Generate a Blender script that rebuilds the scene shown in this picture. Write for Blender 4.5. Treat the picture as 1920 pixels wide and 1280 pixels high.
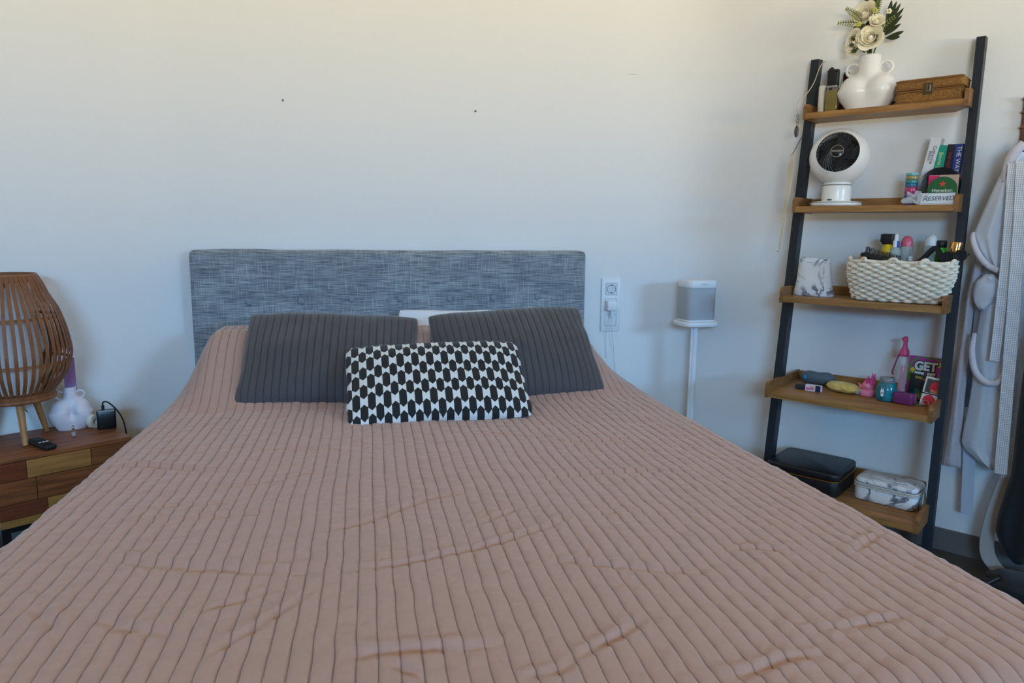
import bpy, bmesh, math, random
import numpy as np
from mathutils import Vector, Matrix, Euler
from math import sin, cos, pi, radians, sqrt, atan2

random.seed(7)
for o in list(bpy.data.objects):
    bpy.data.objects.remove(o, do_unlink=True)
SC = bpy.context.scene
COL = SC.collection

# ------------------------------------------------------------------ camera
cam_d = bpy.data.cameras.new('camera')
cam = bpy.data.objects.new('camera', cam_d)
COL.objects.link(cam)
YAW, PITCH, ROLL = radians(11.7), radians(8.9), radians(0.6)
fw = Vector((sin(YAW) * cos(PITCH), cos(YAW) * cos(PITCH), -sin(PITCH)))
rt = Vector((cos(YAW), -sin(YAW), 0))
upv = rt.cross(fw)
cr = rt * cos(ROLL) + upv * sin(ROLL)
cu = upv * cos(ROLL) - rt * sin(ROLL)
cam.matrix_world = Matrix(((cr.x, cu.x, -fw.x, 0), (cr.y, cu.y, -fw.y, 0), (cr.z, cu.z, -fw.z, 1.2), (0, 0, 0, 1)))
cam_d.sensor_width = 36
cam_d.lens = 1340 / 1920 * 36
cam_d.clip_start = 0.05
SC.camera = cam

# ------------------------------------------------------------------ light
SC.view_settings.view_transform = 'Standard'
SC.view_settings.look = 'None'
SC.view_settings.gamma = 1
SC.view_settings.use_curve_mapping = False
SC.view_settings.exposure = 0.0

w = bpy.data.worlds.new('sky')
SC.world = w
w.use_nodes = True
w.node_tree.nodes['Background'].inputs[0].default_value = (0.50, 0.68, 1.0, 1)
w.node_tree.nodes['Background'].inputs[1].default_value = 0.6


def area(name, loc, target, sx, sy, col, energy):
    d = bpy.data.lights.new(name, 'AREA')
    d.shape = 'RECTANGLE'
    d.size, d.size_y = sx, sy
    d.color = col
    d.energy = energy
    o = bpy.data.objects.new(name, d)
    COL.objects.link(o)
    o.location = loc
    o.rotation_euler = (Vector(target) - Vector(loc)).to_track_quat('-Z', 'Y').to_euler()
    return o


# daylight through the two windows behind the camera: blue sky from above, and the
# sunlit facade across the street, lower down, throwing warm light upwards over the window sills
for lx in (-1.3, 5.0):
    area('sky_light', (lx, -5.5, 2.55), (lx, 0.5, 1.5), 4.0, 0.75, (0.25, 0.58, 1.0), 515)
    area('sunlit_facade_light', (lx, -5.5, 0.65), (lx, 3.0, 0.9), 4.0, 0.9, (1.0, 0.86, 0.57), 870)

# ------------------------------------------------------------------ materials
MATS = {}


def lin(c):
    return tuple(((v / 255) / 12.92 if v / 255 <= 0.04045 else ((v / 255 + 0.055) / 1.055) ** 2.4) for v in c)


def mat(name, rgb, rough=0.55, metal=0.0, noise=None, bump=None, trans=0.0, sheen=0.0, coat=0.0, alpha=1.0, var=None, ior=1.45):
    """rgb sRGB 0-255. noise=(rgb2, scale, (sx,sy,sz)); bump=(scale, strength, (sx,sy,sz))"""
    if name in MATS:
        return MATS[name]
    m = bpy.data.materials.new(name)
    m.use_nodes = True
    nt = m.node_tree
    b = nt.nodes['Principled BSDF']
    c = lin(rgb) + (1,)
    b.inputs['Base Color'].default_value = c
    b.inputs['Roughness'].default_value = rough
    b.inputs['Metallic'].default_value = metal
    b.inputs['Transmission Weight'].default_value = trans
    b.inputs['Sheen Weight'].default_value = sheen
    b.inputs['Coat Weight'].default_value = coat
    b.inputs['Alpha'].default_value = alpha
    b.inputs['IOR'].default_value = ior
    if noise or bump:
        tc = nt.nodes.new('ShaderNodeTexCoord')
    if noise:
        rgb2, sc, st = noise
        mp = nt.nodes.new('ShaderNodeMapping')
        mp.inputs['Scale'].default_value = st
        nt.links.new(tc.outputs['Object'], mp.inputs[0])
        n = nt.nodes.new('ShaderNodeTexNoise')
        n.inputs['Scale'].default_value = sc
        n.inputs['Detail'].default_value = 5
        nt.links.new(mp.outputs[0], n.inputs['Vector'])
        r = nt.nodes.new('ShaderNodeValToRGB')
        r.color_ramp.elements[0].position = 0.32
        r.color_ramp.elements[0].color = lin(rgb2) + (1,)
        r.color_ramp.elements[1].position = 0.68
        r.color_ramp.elements[1].color = c
        nt.links.new(n.outputs['Fac'], r.inputs[0])
        nt.links.new(r.outputs[0], b.inputs['Base Color'])
    if bump:
        sc, stg, st = bump
        mp = nt.nodes.new('ShaderNodeMapping')
        mp.inputs['Scale'].default_value = st
        nt.links.new(tc.outputs['Object'], mp.inputs[0])
        n = nt.nodes.new('ShaderNodeTexNoise')
        n.inputs['Scale'].default_value = sc
        n.inputs['Detail'].default_value = 3
        nt.links.new(mp.outputs[0], n.inputs['Vector'])
        bp = nt.nodes.new('ShaderNodeBump')
        bp.inputs['Strength'].default_value = stg
        bp.inputs['Distance'].default_value = 0.01
        nt.links.new(n.outputs['Fac'], bp.inputs['Height'])
        nt.links.new(bp.outputs[0], b.inputs['Normal'])
    MATS[name] = m
    return m


def nodes(m):
    nt = m.node_tree
    return nt, nt.nodes['Principled BSDF']


def mnode(nt, op, a, b=None, c=None):
    n = nt.nodes.new('ShaderNodeMath')
    n.operation = op
    for i, v in enumerate((a, b, c)):
        if v is None:
            continue
        if isinstance(v, (int, float)):
            n.inputs[i].default_value = v
        else:
            nt.links.new(v, n.inputs[i])
    return n.outputs[0]


def mixc(nt, fac, a, b):
    n = nt.nodes.new('ShaderNodeMix')
    n.data_type = 'RGBA'
    if isinstance(fac, (int, float)):
        n.inputs[0].default_value = fac
    else:
        nt.links.new(fac, n.inputs[0])
    for i, v in ((6, a), (7, b)):
        if isinstance(v, tuple):
            n.inputs[i].default_value = v if len(v) == 4 else v + (1,)
        else:
            nt.links.new(v, n.inputs[i])
    return n.outputs[2]


M_WALL = mat('wall_paint', (234, 234, 233), 0.85)
M_CEIL = mat('ceiling_paint', (238, 236, 232), 0.9)
M_FLOOR = mat('floor_tile', (92, 84, 78), 0.45, noise=((76, 69, 64), 3, (1, 1, 1)))
M_GROUT = mat('grout', (60, 55, 52), 0.9)
M_SKIRT = mat('skirting_tile', (118, 112, 108), 0.5, noise=((104, 98, 95), 4, (1, 1, 1)))
M_BLACKM = mat('black_metal', (26, 34, 42), 0.45)
M_WHITE = mat('white_plastic', (232, 233, 235), 0.35)
M_WHITEC = mat('white_ceramic', (236, 230, 224), 0.3, coat=0.2)
M_BLACK = mat('black_plastic', (18, 18, 20), 0.45)
M_DARKC = mat('dark_cable', (20, 28, 38), 0.5)


def wood(name, c1, c2, stretch=(1.2, 14, 14), scale=5, rough=0.45):
    return mat(name, c1, rough, noise=(c2, scale, stretch), bump=(40, 0.05, stretch))


M_OAK = wood('oak', (176, 128, 72), (134, 92, 48))
M_OAK2 = wood('oak_end', (150, 104, 58), (116, 78, 42), (14, 2, 14))
M_BAMBOO = mat('bamboo', (152, 98, 62), 0.5, noise=((118, 70, 44), 8, (6, 6, 1)))
M_BAMBOO2 = mat('bamboo_ring', (146, 96, 58), 0.5)
M_LEG = wood('lamp_leg_wood', (190, 138, 84), (160, 108, 60), (10, 10, 1.5))

# ------------------------------------------------------------------ mesh helpers


def obj(name, vf, m=None, parent=None, smooth=False, loc=None, rot=None, auto=None):
    if isinstance(vf, bpy.types.Mesh):
        me = vf
    else:
        v, f = vf
        me = bpy.data.meshes.new(name)
        me.from_pydata([tuple(map(float, p)) for p in v], [], [tuple(map(int, q)) for q in f])
        if smooth:
            me.polygons.foreach_set('use_smooth', [True] * len(me.polygons))
        if auto is not None:
            me.polygons.foreach_set('use_smooth', [True] * len(me.polygons))
            try:
                me.set_sharp_from_angle(angle=radians(auto))
            except Exception:
                pass
        me.update()
    o = bpy.data.objects.new(name, me)
    COL.objects.link(o)
    if m is not None and len(me.materials) == 0:
        me.materials.append(m)
    if parent is not None:
        o.parent = parent
    if loc is not None:
        o.location = loc
    if rot is not None:
        o.rotation_euler = rot
    return o


def tag(o, label, cat, group=None):
    o['label'] = label
    o['category'] = cat
    if group:
        o['group'] = group
    return o


def thing(name, label, cat, loc=(0, 0, 0), rz=0.0, group=None):
    o = bpy.data.objects.new(name, None)
    o.empty_display_size = 0.05
    COL.objects.link(o)
    o.location = loc
    o.rotation_euler = (0, 0, rz)
    return tag(o, label, cat, group)


def struct(name, vf, m, parent=None, **k):
    o = obj(name, vf, m, parent, **k)
    if parent is None:
        o['kind'] = 'structure'
    return o


def join(*parts):
    V, F = [], []
    for v, f in parts:
        n = len(V)
        V += list(v)
        F += [tuple(i + n for i in q) for q in f]
    return V, F


def xf(vf, loc=(0, 0, 0), rot=(0, 0, 0), sc=(1, 1, 1)):
    M = Matrix.Translation(loc) @ Euler(rot).to_matrix().to_4x4() @ Matrix.Diagonal((*sc, 1))
    return [tuple(M @ Vector(p)) for p in vf[0]], vf[1]


def bm2(bm):
    bm.verts.index_update()
    r = [tuple(v.co) for v in bm.verts], [tuple(v.index for v in f.verts) for f in bm.faces]
    bm.free()
    return r


def box(x0, x1, y0, y1, z0, z1, bev=0.0, seg=2):
    bm = bmesh.new()
    bmesh.ops.create_cube(bm, size=1)
    for v in bm.verts:
        v.co = Vector(((x0 + x1) / 2 + v.co.x * (x1 - x0), (y0 + y1) / 2 + v.co.y * (y1 - y0), (z0 + z1) / 2 + v.co.z * (z1 - z0)))
    if bev > 0:
        bmesh.ops.bevel(bm, geom=list(bm.edges), offset=bev, segments=seg, affect='EDGES', profile=0.5)
    return bm2(bm)


def rbox(x0, x1, y0, y1, z0, z1, r, bev=0.004, n=6):
    """box with rounded vertical edges and softened top/bottom edges"""
    def loop(ins, z):
        pts = []
        rr = max(r - ins, 0.0005)
        for cx, cy, a0 in ((x1 - r, y1 - r, 0), (x0 + r, y1 - r, pi / 2), (x0 + r, y0 + r, pi), (x1 - r, y0 + r, 3 * pi / 2)):
            for i in range(n + 1):
                a = a0 + pi / 2 * i / n
                pts.append((cx + rr * cos(a), cy + rr * sin(a), z))
        return pts
    L = [loop(bev, z0), loop(bev * 0.3, z0 + bev * 0.3), loop(0, z0 + bev), loop(0, z1 - bev), loop(bev * 0.3, z1 - bev * 0.3), loop(bev, z1)]
    return loft(L, True, True)


def loft(L, cap0=True, cap1=True, closed=True):
    V = [p for l in L for p in l]
    n = len(L[0])
    F = []
    for i in range(len(L) - 1):
        for j in range(n if closed else n - 1):
            a, b = i * n + j, i * n + (j + 1) % n
            F.append((a, b, b + n, a + n))
    if cap0:
        F.append(tuple(reversed(range(n))))
    if cap1:
        F.append(tuple(range((len(L) - 1) * n, len(L) * n)))
    return V, F


def lathe(prof, n=32, cap0=True, cap1=True, axis=(0, 0)):
    L = [[(axis[0] + r * cos(2 * pi * j / n), axis[1] + r * sin(2 * pi * j / n), z) for j in range(n)] for r, z in prof]
    return loft(L, cap0, cap1)


def cyl(r, z0, z1, n=24, bev=0.0, cx=0, cy=0, r1=None):
    r1 = r if r1 is None else r1
    if bev:
        return lathe([(r - bev, z0), (r, z0 + bev), (r1, z1 - bev), (r1 - bev, z1)], n, axis=(cx, cy))
    return lathe([(r, z0), (r1, z1)], n, axis=(cx, cy))


def smoothpath(pts, n=8):
    """Catmull-Rom through pts"""
    P = [Vector(p) for p in pts]
    out = []
    for i in range(len(P) - 1):
        p0 = P[max(i - 1, 0)]; p1 = P[i]; p2 = P[i + 1]; p3 = P[min(i + 2, len(P) - 1)]
        for k in range(n):
            t = k / n
            out.append(0.5 * ((2 * p1) + (p2 - p0) * t + (2 * p0 - 5 * p1 + 4 * p2 - p3) * t * t + (3 * p1 - p0 - 3 * p2 + p3) * t ** 3))
    out.append(P[-1])
    return out


def tube(pts, r, n=8, closed=False, sm=0, cap=True):
    P = smoothpath(pts, sm) if sm else [Vector(p) for p in pts]
    rs = r if isinstance(r, (list, tuple)) else None
    L = []
    N = len(P)
    up = Vector((0, 0, 1))
    prev = None
    for i, p in enumerate(P):
        if closed:
            t = P[(i + 1) % N] - P[i - 1]
        else:
            t = P[min(i + 1, N - 1)] - P[max(i - 1, 0)]
        t.normalize()
        if prev is None:
            a = t.cross(up)
            if a.length < 0.05:
                a = t.cross(Vector((1, 0, 0)))
        else:
            a = prev - t * prev.dot(t)
        a.normalize()
        prev = a
        b = t.cross(a)
        rr = rs[min(int(i * len(rs) / N), len(rs) - 1)] if rs else r
        if rs:
            f = i / (N - 1) * (len(rs) - 1); k = min(int(f), len(rs) - 2); rr = rs[k] + (rs[k + 1] - rs[k]) * (f - k)
        L.append([tuple(p + a * (rr * cos(2 * pi * j / n)) + b * (rr * sin(2 * pi * j / n))) for j in range(n)])
    if closed:
        L.append(L[0])
        return loft(L, False, False)
    return loft(L, cap, cap)


def torus(R, r, n=32, m=8, loc=(0, 0, 0), rot=(0, 0, 0), a0=0, a1=2 * pi):
    full = abs(a1 - a0 - 2 * pi) < 1e-4
    pts = [(R * cos(a0 + (a1 - a0) * i / n), R * sin(a0 + (a1 - a0) * i / n), 0) for i in range(n if full else n + 1)]
    return xf(tube(pts, r, m, closed=full), loc, rot)


def ellipsoid(rx, ry, rz, n=20, m=12, loc=(0, 0, 0), rot=(0, 0, 0), pw=1.0):
    L = []
    for i in range(m + 1):
        ph = -pi / 2 + pi * (0.02 + 0.96 * i / m)
        L.append([(rx * cos(ph) * cos(2 * pi * j / n), ry * cos(ph) * sin(2 * pi * j / n), rz * sin(ph)) for j in range(n)])
    return xf(loft(L), loc, rot)


def prism(poly, y0, y1):
    """extrude xz polygon along y"""
    n = len(poly)
    V = [(x, y0, z) for x, z in poly] + [(x, y1, z) for x, z in poly]
    F = [tuple(range(n)), tuple(reversed(range(n, 2 * n)))]
    F += [(i, i + n, (i + 1) % n + n, (i + 1) % n) for i in range(n)]
    return V, F


def grid(fn, nu, nv, closedu=False):
    V = []
    for i in range(nu + 1):
        for j in range(nv + 1):
            V.append(tuple(fn(i / nu, j / nv)))
    F = []
    for i in range(nu):
        for j in range(nv):
            a = i * (nv + 1) + j
            F.append((a, a + nv + 1, a + nv + 2, a + 1))
    return V, F


def text(name, body, size, m, parent, loc, rot, extrude=0.0003, align='CENTER', sx=1.0, shear=0.0, space=1.0, bold=0.0):
    c = bpy.data.curves.new(name, 'FONT')
    c.body = body
    c.size = size
    c.extrude = extrude
    c.offset = bold
    c.align_x = align
    c.align_y = 'CENTER'
    c.shear = shear
    c.space_character = space
    t = bpy.data.objects.new(name + '_tmp', c)
    COL.objects.link(t)
    dg = bpy.context.evaluated_depsgraph_get()
    me = bpy.data.meshes.new_from_object(t.evaluated_get(dg))
    bpy.data.objects.remove(t, do_unlink=True)
    me.materials.clear()
    o = obj(name, me, m, parent, loc=loc, rot=rot)
    o.scale = (sx, 1, 1)
    return o


def hashn(i, j, seed):
    h = np.sin(i * 127.1 + j * 311.7 + seed * 74.7) * 43758.5453
    return h - np.floor(h)


def vnoise(x, y, seed=0):
    xi, yi = np.floor(x), np.floor(y)
    fx, fy = x - xi, y - yi
    fx = fx * fx * (3 - 2 * fx); fy = fy * fy * (3 - 2 * fy)
    a = hashn(xi, yi, seed); b = hashn(xi + 1, yi, seed); c = hashn(xi, yi + 1, seed); d = hashn(xi + 1, yi + 1, seed)
    return (a * (1 - fx) + b * fx) * (1 - fy) + (c * (1 - fx) + d * fx) * fy - 0.5


def sstep(a, b, x):
    t = np.clip((x - a) / (b - a), 0, 1)
    return t * t * (3 - 2 * t)


# ------------------------------------------------------------------ frames
T52 = radians(52)
RW = Vector((2.19, 2.17, 0))             # a point on the right-hand wall at floor level
EU = Vector((cos(T52), -sin(T52), 0))
EV = Vector((-sin(T52), -cos(T52), 0))


def LP(u, v, z):
    p = RW + EU * u + EV * v
    return Vector((p.x, p.y, z))


RZ = -T52                                 # local x = along the wall, local y = into the wall
TL = radians(34.6)
NO = Vector((-0.822, 2.676, 0))           # front right corner of the nightstand
EX = Vector((cos(TL), sin(TL), 0))
EY = Vector((-sin(TL), cos(TL), 0))


def NP(x, y, z):
    p = NO + EX * x + EY * y
    return Vector((p.x, p.y, z))


# ------------------------------------------------------------------ room
CL = Vector((-0.80, 3.14)); CR = Vector((1.432, 3.14))
ZC = 2.62


def corner(c, d0, d1, tl, n=10):
    """smooth bend in plan: quadratic through corner c from direction d0 to d1"""
    a = c - d0 * tl; b = c + d1 * tl
    return [a * (1 - t) ** 2 + c * 2 * t * (1 - t) + b * t * t for t in [i / n for i in range(n + 1)]]


dL = Vector((cos(TL), sin(TL))); dM = Vector((1, 0)); dR = Vector((EU.x, EU.y))
LF = CL - dL * 2.9
RF = CR + dR * 5.4
plan = [LF] + corner(CL, dL, dM, 0.11) + corner(CR, dM, dR, 0.26) + [RF]


def wallstrip(plan, z0, z1, th, inset=0.0):
    """vertical strip following the plan; front face on the plan line, thickness away from the room (or towards it if negative)"""
    N = len(plan)
    fr, bk = [], []
    for i, p in enumerate(plan):
        t = (plan[min(i + 1, N - 1)] - plan[max(i - 1, 0)]).normalized()
        nrm = Vector((-t.y, t.x))
        fr.append(p); bk.append(p + nrm * th)
    V = [(p.x, p.y, z0) for p in fr] + [(p.x, p.y, z1) for p in fr] + [(p.x, p.y, z0) for p in bk] + [(p.x, p.y, z1) for p in bk]
    F = []
    for i in range(N - 1):
        F += [(i, i + 1, N + i + 1, N + i), (2 * N + i + 1, 2 * N + i, 3 * N + i, 3 * N + i + 1), (N + i, N + i + 1, 3 * N + i + 1, 3 * N + i), (i + 1, i, 2 * N + i, 2 * N + i + 1)]
    F += [(0, N, 3 * N, 2 * N), (N - 1, 2 * N + N - 1, 3 * N + N - 1, N + N - 1)]
    return V, F


wb = struct('wall_back', wallstrip(plan, 0, ZC, 0.14), M_WALL, auto=40)
YB = -2.7
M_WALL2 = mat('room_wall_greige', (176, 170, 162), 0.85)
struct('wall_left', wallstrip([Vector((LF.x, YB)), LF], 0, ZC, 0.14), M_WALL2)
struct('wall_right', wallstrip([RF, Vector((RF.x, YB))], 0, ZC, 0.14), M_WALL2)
# rear wall with two window openings
xa, xb = LF.x, RF.x
W1 = (-1.45, 0.05); W2 = (2.9, 4.4)
SILL = 1.0
rear = join(box(xa, W1[0], YB - 0.15, YB, 0, ZC), box(W1[1], W2[0], YB - 0.15, YB, 0, ZC), box(W2[1], xb, YB - 0.15, YB, 0, ZC),
            box(W1[0], W1[1], YB - 0.15, YB, 2.35, ZC), box(W2[0], W2[1], YB - 0.15, YB, 2.35, ZC),
            box(W1[0], W1[1], YB - 0.15, YB, 0, SILL), box(W2[0], W2[1], YB - 0.15, YB, 0, SILL))
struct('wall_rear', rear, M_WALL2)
for k, (a, b) in enumerate((W1, W2)):
    fr = join(box(a, a + 0.05, YB - 0.1, YB - 0.05, SILL, 2.35), box(b - 0.05, b, YB - 0.1, YB - 0.05, SILL, 2.35), box(a + 0.05, b - 0.05, YB - 0.1, YB - 0.05, SILL, SILL + 0.05), box(a + 0.05, b - 0.05, YB - 0.1, YB - 0.05, 2.3, 2.35))
    struct('window_%d' % (k + 1), fr, M_WHITE)
struct('ceiling', box(xa, xb, YB, 3.3, ZC, ZC + 0.1), M_CEIL)
fl = struct('floor', box(xa - 0.1, xb + 0.1, YB - 0.1, 3.3, -0.12, -0.006), M_GROUT)
tile_me = None
i = 0
for ix in range(-6, 9):
    for iy in range(-5, 6):
        x, y = ix * 0.6 + 0.05, iy * 0.6 + 0.1
        if x < xa - 0.2 or x > xb - 0.2 or y > 3.0:
            continue
        if tile_me is None:
            t = obj('floor_tile', box(0.002, 0.598, 0.002, 0.598, -0.006, 0.0, 0.001, 1), M_FLOOR, fl, loc=(x, y, 0))
            tile_me = t.data
        else:
            t = obj('floor_tile', tile_me, None, fl, loc=(x, y, 0))
# skirting tiles, each its own piece, along the back wall and its two bends
sk = bpy.data.objects.new('baseboard_back', None)
COL.objects.link(sk)
sk['kind'] = 'structure'


def arc_resample(pl, step):
    out = [pl[0]]
    acc = 0
    for a, b in zip(pl[:-1], pl[1:]):
        L = (b - a).length
        n = max(1, int(L / 0.05))
        for k in range(1, n + 1):
            out.append(a + (b - a) * (k / n))
    return out


rp = arc_resample(plan, 0.05)
s = 0.0
cur = [rp[0]]
LEN = 0.45
seglen = 0.0
# shift joints so that one falls where the photograph shows it, on the right-hand wall
for a, b in zip(rp[:-1], rp[1:]):
    cur.append(b)
    seglen += (b - a).length
    if seglen >= LEN:
        obj('skirting_tile', wallstrip(cur, 0, 0.085, -0.010), M_SKIRT, sk)
        d = (cur[-1] - cur[-2]).normalized()
        cur = [b + d * 0.003]
        seglen = 0
if len(cur) > 1:
    obj('skirting_tile', wallstrip(cur, 0, 0.085, -0.010), M_SKIRT, sk)
obj('hairline_crack', tube([(1.28 + 0.02 * i, 3.139, 1.875 - 0.002 * i + 0.003 * sin(i * 1.3)) for i in range(-6, 5)], 0.0008, 5), mat('crack', (168, 160, 140), 0.9), wb)

# nails left in the wall
for (x, z, l) in ((-0.308, 1.706, 'tiny dark nail left in the wall, nearest the lamp side'), (0.479, 1.697, 'tiny dark nail left in the wall above the right end of the headboard')):
    o = obj('wall_nail', xf(join(cyl(0.0035, 0, 0.006, 10, 0.001), cyl(0.0016, 0.004, 0.014, 8)), (x, 3.127, z), (-pi / 2, 0, 0)), mat('nail', (60, 42, 38), 0.5))
    tag(o, l, 'nail', 'nails in the wall above the bed')

# ------------------------------------------------------------------ bed
bed = thing('bed', 'double bed with grey woven buttoned headboard against the white wall', 'bed', (0.19, 1.9, 0))


def lb(vf):
    return [(p[0] - 0.19, p[1] - 1.9, p[2]) for p in vf[0]], vf[1]


M_HEAD = mat('headboard_weave', (150, 160, 172), 0.9, sheen=0.2)
nt, b = nodes(M_HEAD)
tc = nt.nodes.new('ShaderNodeTexCoord')


def strnoise(st, sc, det=2):
    mp = nt.nodes.new('ShaderNodeMapping'); mp.inputs['Scale'].default_value = st
    nt.links.new(tc.outputs['Object'], mp.inputs[0])
    n = nt.nodes.new('ShaderNodeTexNoise'); n.inputs['Scale'].default_value = sc; n.inputs['Detail'].default_value = det
    nt.links.new(mp.outputs[0], n.inputs['Vector'])
    return n.outputs['Fac']


def ramp(fac, p0, p1, c0, c1):
    r = nt.nodes.new('ShaderNodeValToRGB')
    r.color_ramp.elements[0].position = p0; r.color_ramp.elements[0].color = c0 + (1,)
    r.color_ramp.elements[1].position = p1; r.color_ramp.elements[1].color = c1 + (1,)
    nt.links.new(fac, r.inputs[0])
    return r.outputs[0]


hx = strnoise((13, 1, 380), 1.0, 3)
vx = strnoise((380, 1, 13), 1.0, 3)
big = strnoise((3, 1, 8), 2.0, 3)
base = ramp(hx, 0.36, 0.62, lin((96, 103, 112)), lin((166, 174, 180)))
light = ramp(vx, 0.52, 0.70, (0, 0, 0), (1, 1, 1))
c2 = mixc(nt, mnode(nt, 'MULTIPLY', light, 0.55), base, lin((204, 208, 210)))
dk = ramp(big, 0.40, 0.62, (0.72, 0.74, 0.78), (1, 1, 1))
mm = nt.nodes.new('ShaderNodeMix'); mm.data_type = 'RGBA'; mm.blend_type = 'MULTIPLY'; mm.inputs[0].default_value = 0.8
nt.links.new(c2, mm.inputs[6]); nt.links.new(dk, mm.inputs[7])
nt.links.new(mm.outputs[2], b.inputs['Base Color'])
bp = nt.nodes.new('ShaderNodeBump'); bp.inputs['Strength'].default_value = 0.25; bp.inputs['Distance'].default_value = 0.002
nt.links.new(mnode(nt, 'ADD', hx, vx), bp.inputs['Height']); nt.links.new(bp.outputs[0], b.inputs['Normal'])

# upholstered headboard: gridded front with button dimples
BUT = [(-0.463, 0.897), (-0.258, 0.899), (-0.053, 0.904), (0.146, 0.905), (0.357, 0.903), (0.549, 0.905), (0.747, 0.908)]
HX0, HX1, HZ0, HZ1 = -0.686, 0.968, 0.22, 1.108


def headboard():
    nu, nv = 166, 74
    V = []
    xs = np.linspace(-1, 1, nu + 1); zs = np.linspace(-1, 1, nv + 1)
    xs = np.sign(xs) * (1 - (1 - np.abs(xs)) ** 1.15); zs = np.sign(zs) * (1 - (1 - np.abs(zs)) ** 1.15)
    cx, cz = (HX0 + HX1) / 2, (HZ0 + HZ1) / 2
    hw, hh = (HX1 - HX0) / 2, (HZ1 - HZ0) / 2
    r = 0.022
    X, Z = np.meshgrid(xs, zs, indexing='ij')
    x = cx + X * hw; z = cz + Z * hh
    dx = np.maximum(np.abs(x - cx) - (hw - r), 0); dz = np.maximum(np.abs(z - cz) - (hh - r), 0)
    d = np.sqrt(dx ** 2 + dz ** 2)
    over = d > r
    k = np.where(over, r / np.maximum(d, 1e-9), 1)
    x = np.where(over, cx + np.sign(x - cx) * ((np.abs(x - cx) - dx) + dx * k), x)
    z = np.where(over, cz + np.sign(z - cz) * ((np.abs(z - cz) - dz) + dz * k), z)
    d = np.minimum(d, r)
    y = 3.055 + (r - np.sqrt(np.maximum(r * r - d * d, 0)))
    for bx, bz in BUT:
        y += 0.010 * np.exp(-(((x - bx) / 0.019) ** 2 + ((z - bz) / 0.019) ** 2))
    y += 0.0025 * vnoise(x * 6, z * 6, 3)
    z = z + np.where(Z > 0.9, 0.004 * vnoise(x * 9, z * 0, 5), 0)
    n2 = nv + 1
    P = np.stack([x, y, z], -1).reshape(-1, 3)
    V = [tuple(p) for p in P]
    F = [(i * n2 + j, (i + 1) * n2 + j, (i + 1) * n2 + j + 1, i * n2 + j + 1) for i in range(nu) for j in range(nv)]
    # side skirt to the back
    ring = [(i, 0) for i in range(nu + 1)] + [(nu, j) for j in range(1, nv + 1)] + [(i, nv) for i in range(nu - 1, -1, -1)] + [(0, j) for j in range(nv - 1, 0, -1)]
    idx = [i * n2 + j for i, j in ring]
    base = len(V)
    for q in idx:
        V.append((V[q][0], 3.128, V[q][2]))
    m = len(idx)
    for k in range(m):
        F.append((idx[k], base + k, base + (k + 1) % m, idx[(k + 1) % m]))
    F.append(tuple(base + k for k in range(m)))
    return V, F


hb = obj('headboard', lb(headboard()), M_HEAD, bed, smooth=True)
for bx, bz in BUT:
    obj('button', lb(ellipsoid(0.0135, 0.007, 0.0135, 16, 10, (bx, 3.058, bz))), mat('button_weave', (134, 144, 154), 0.9), hb, smooth=True)
M_BASE = mat('bed_base_fabric', (96, 98, 102), 0.9)
obj('base', lb(box(-0.62, 1.00, 0.92, 3.05, 0.09, 0.32, 0.02)), M_BASE, bed)
obj('mattress', lb(box(-0.61, 0.99, 0.92, 3.05, 0.32, 0.555, 0.04, 3)), mat('mattress_white', (225, 225, 226), 0.8), bed)
for x in (-0.55, 0.93):
    for y in (1.0, 2.95):
        obj('leg', lb(cyl(0.025, 0, 0.09, 14, cx=x, cy=y)), M_BLACK, bed)

# ---- quilt
QX0 = 0.19
QC = 0.0295
FLAT, QR, DROP = 0.815, 0.085, 0.36
FS = [0.0, 0.05, 0.13, 0.26, 0.42, 0.58, 0.74, 0.87, 0.95]
NPC = len(FS)


def crease_list():
    # (points in bed plane, depth, width)
    return CREASES


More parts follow.
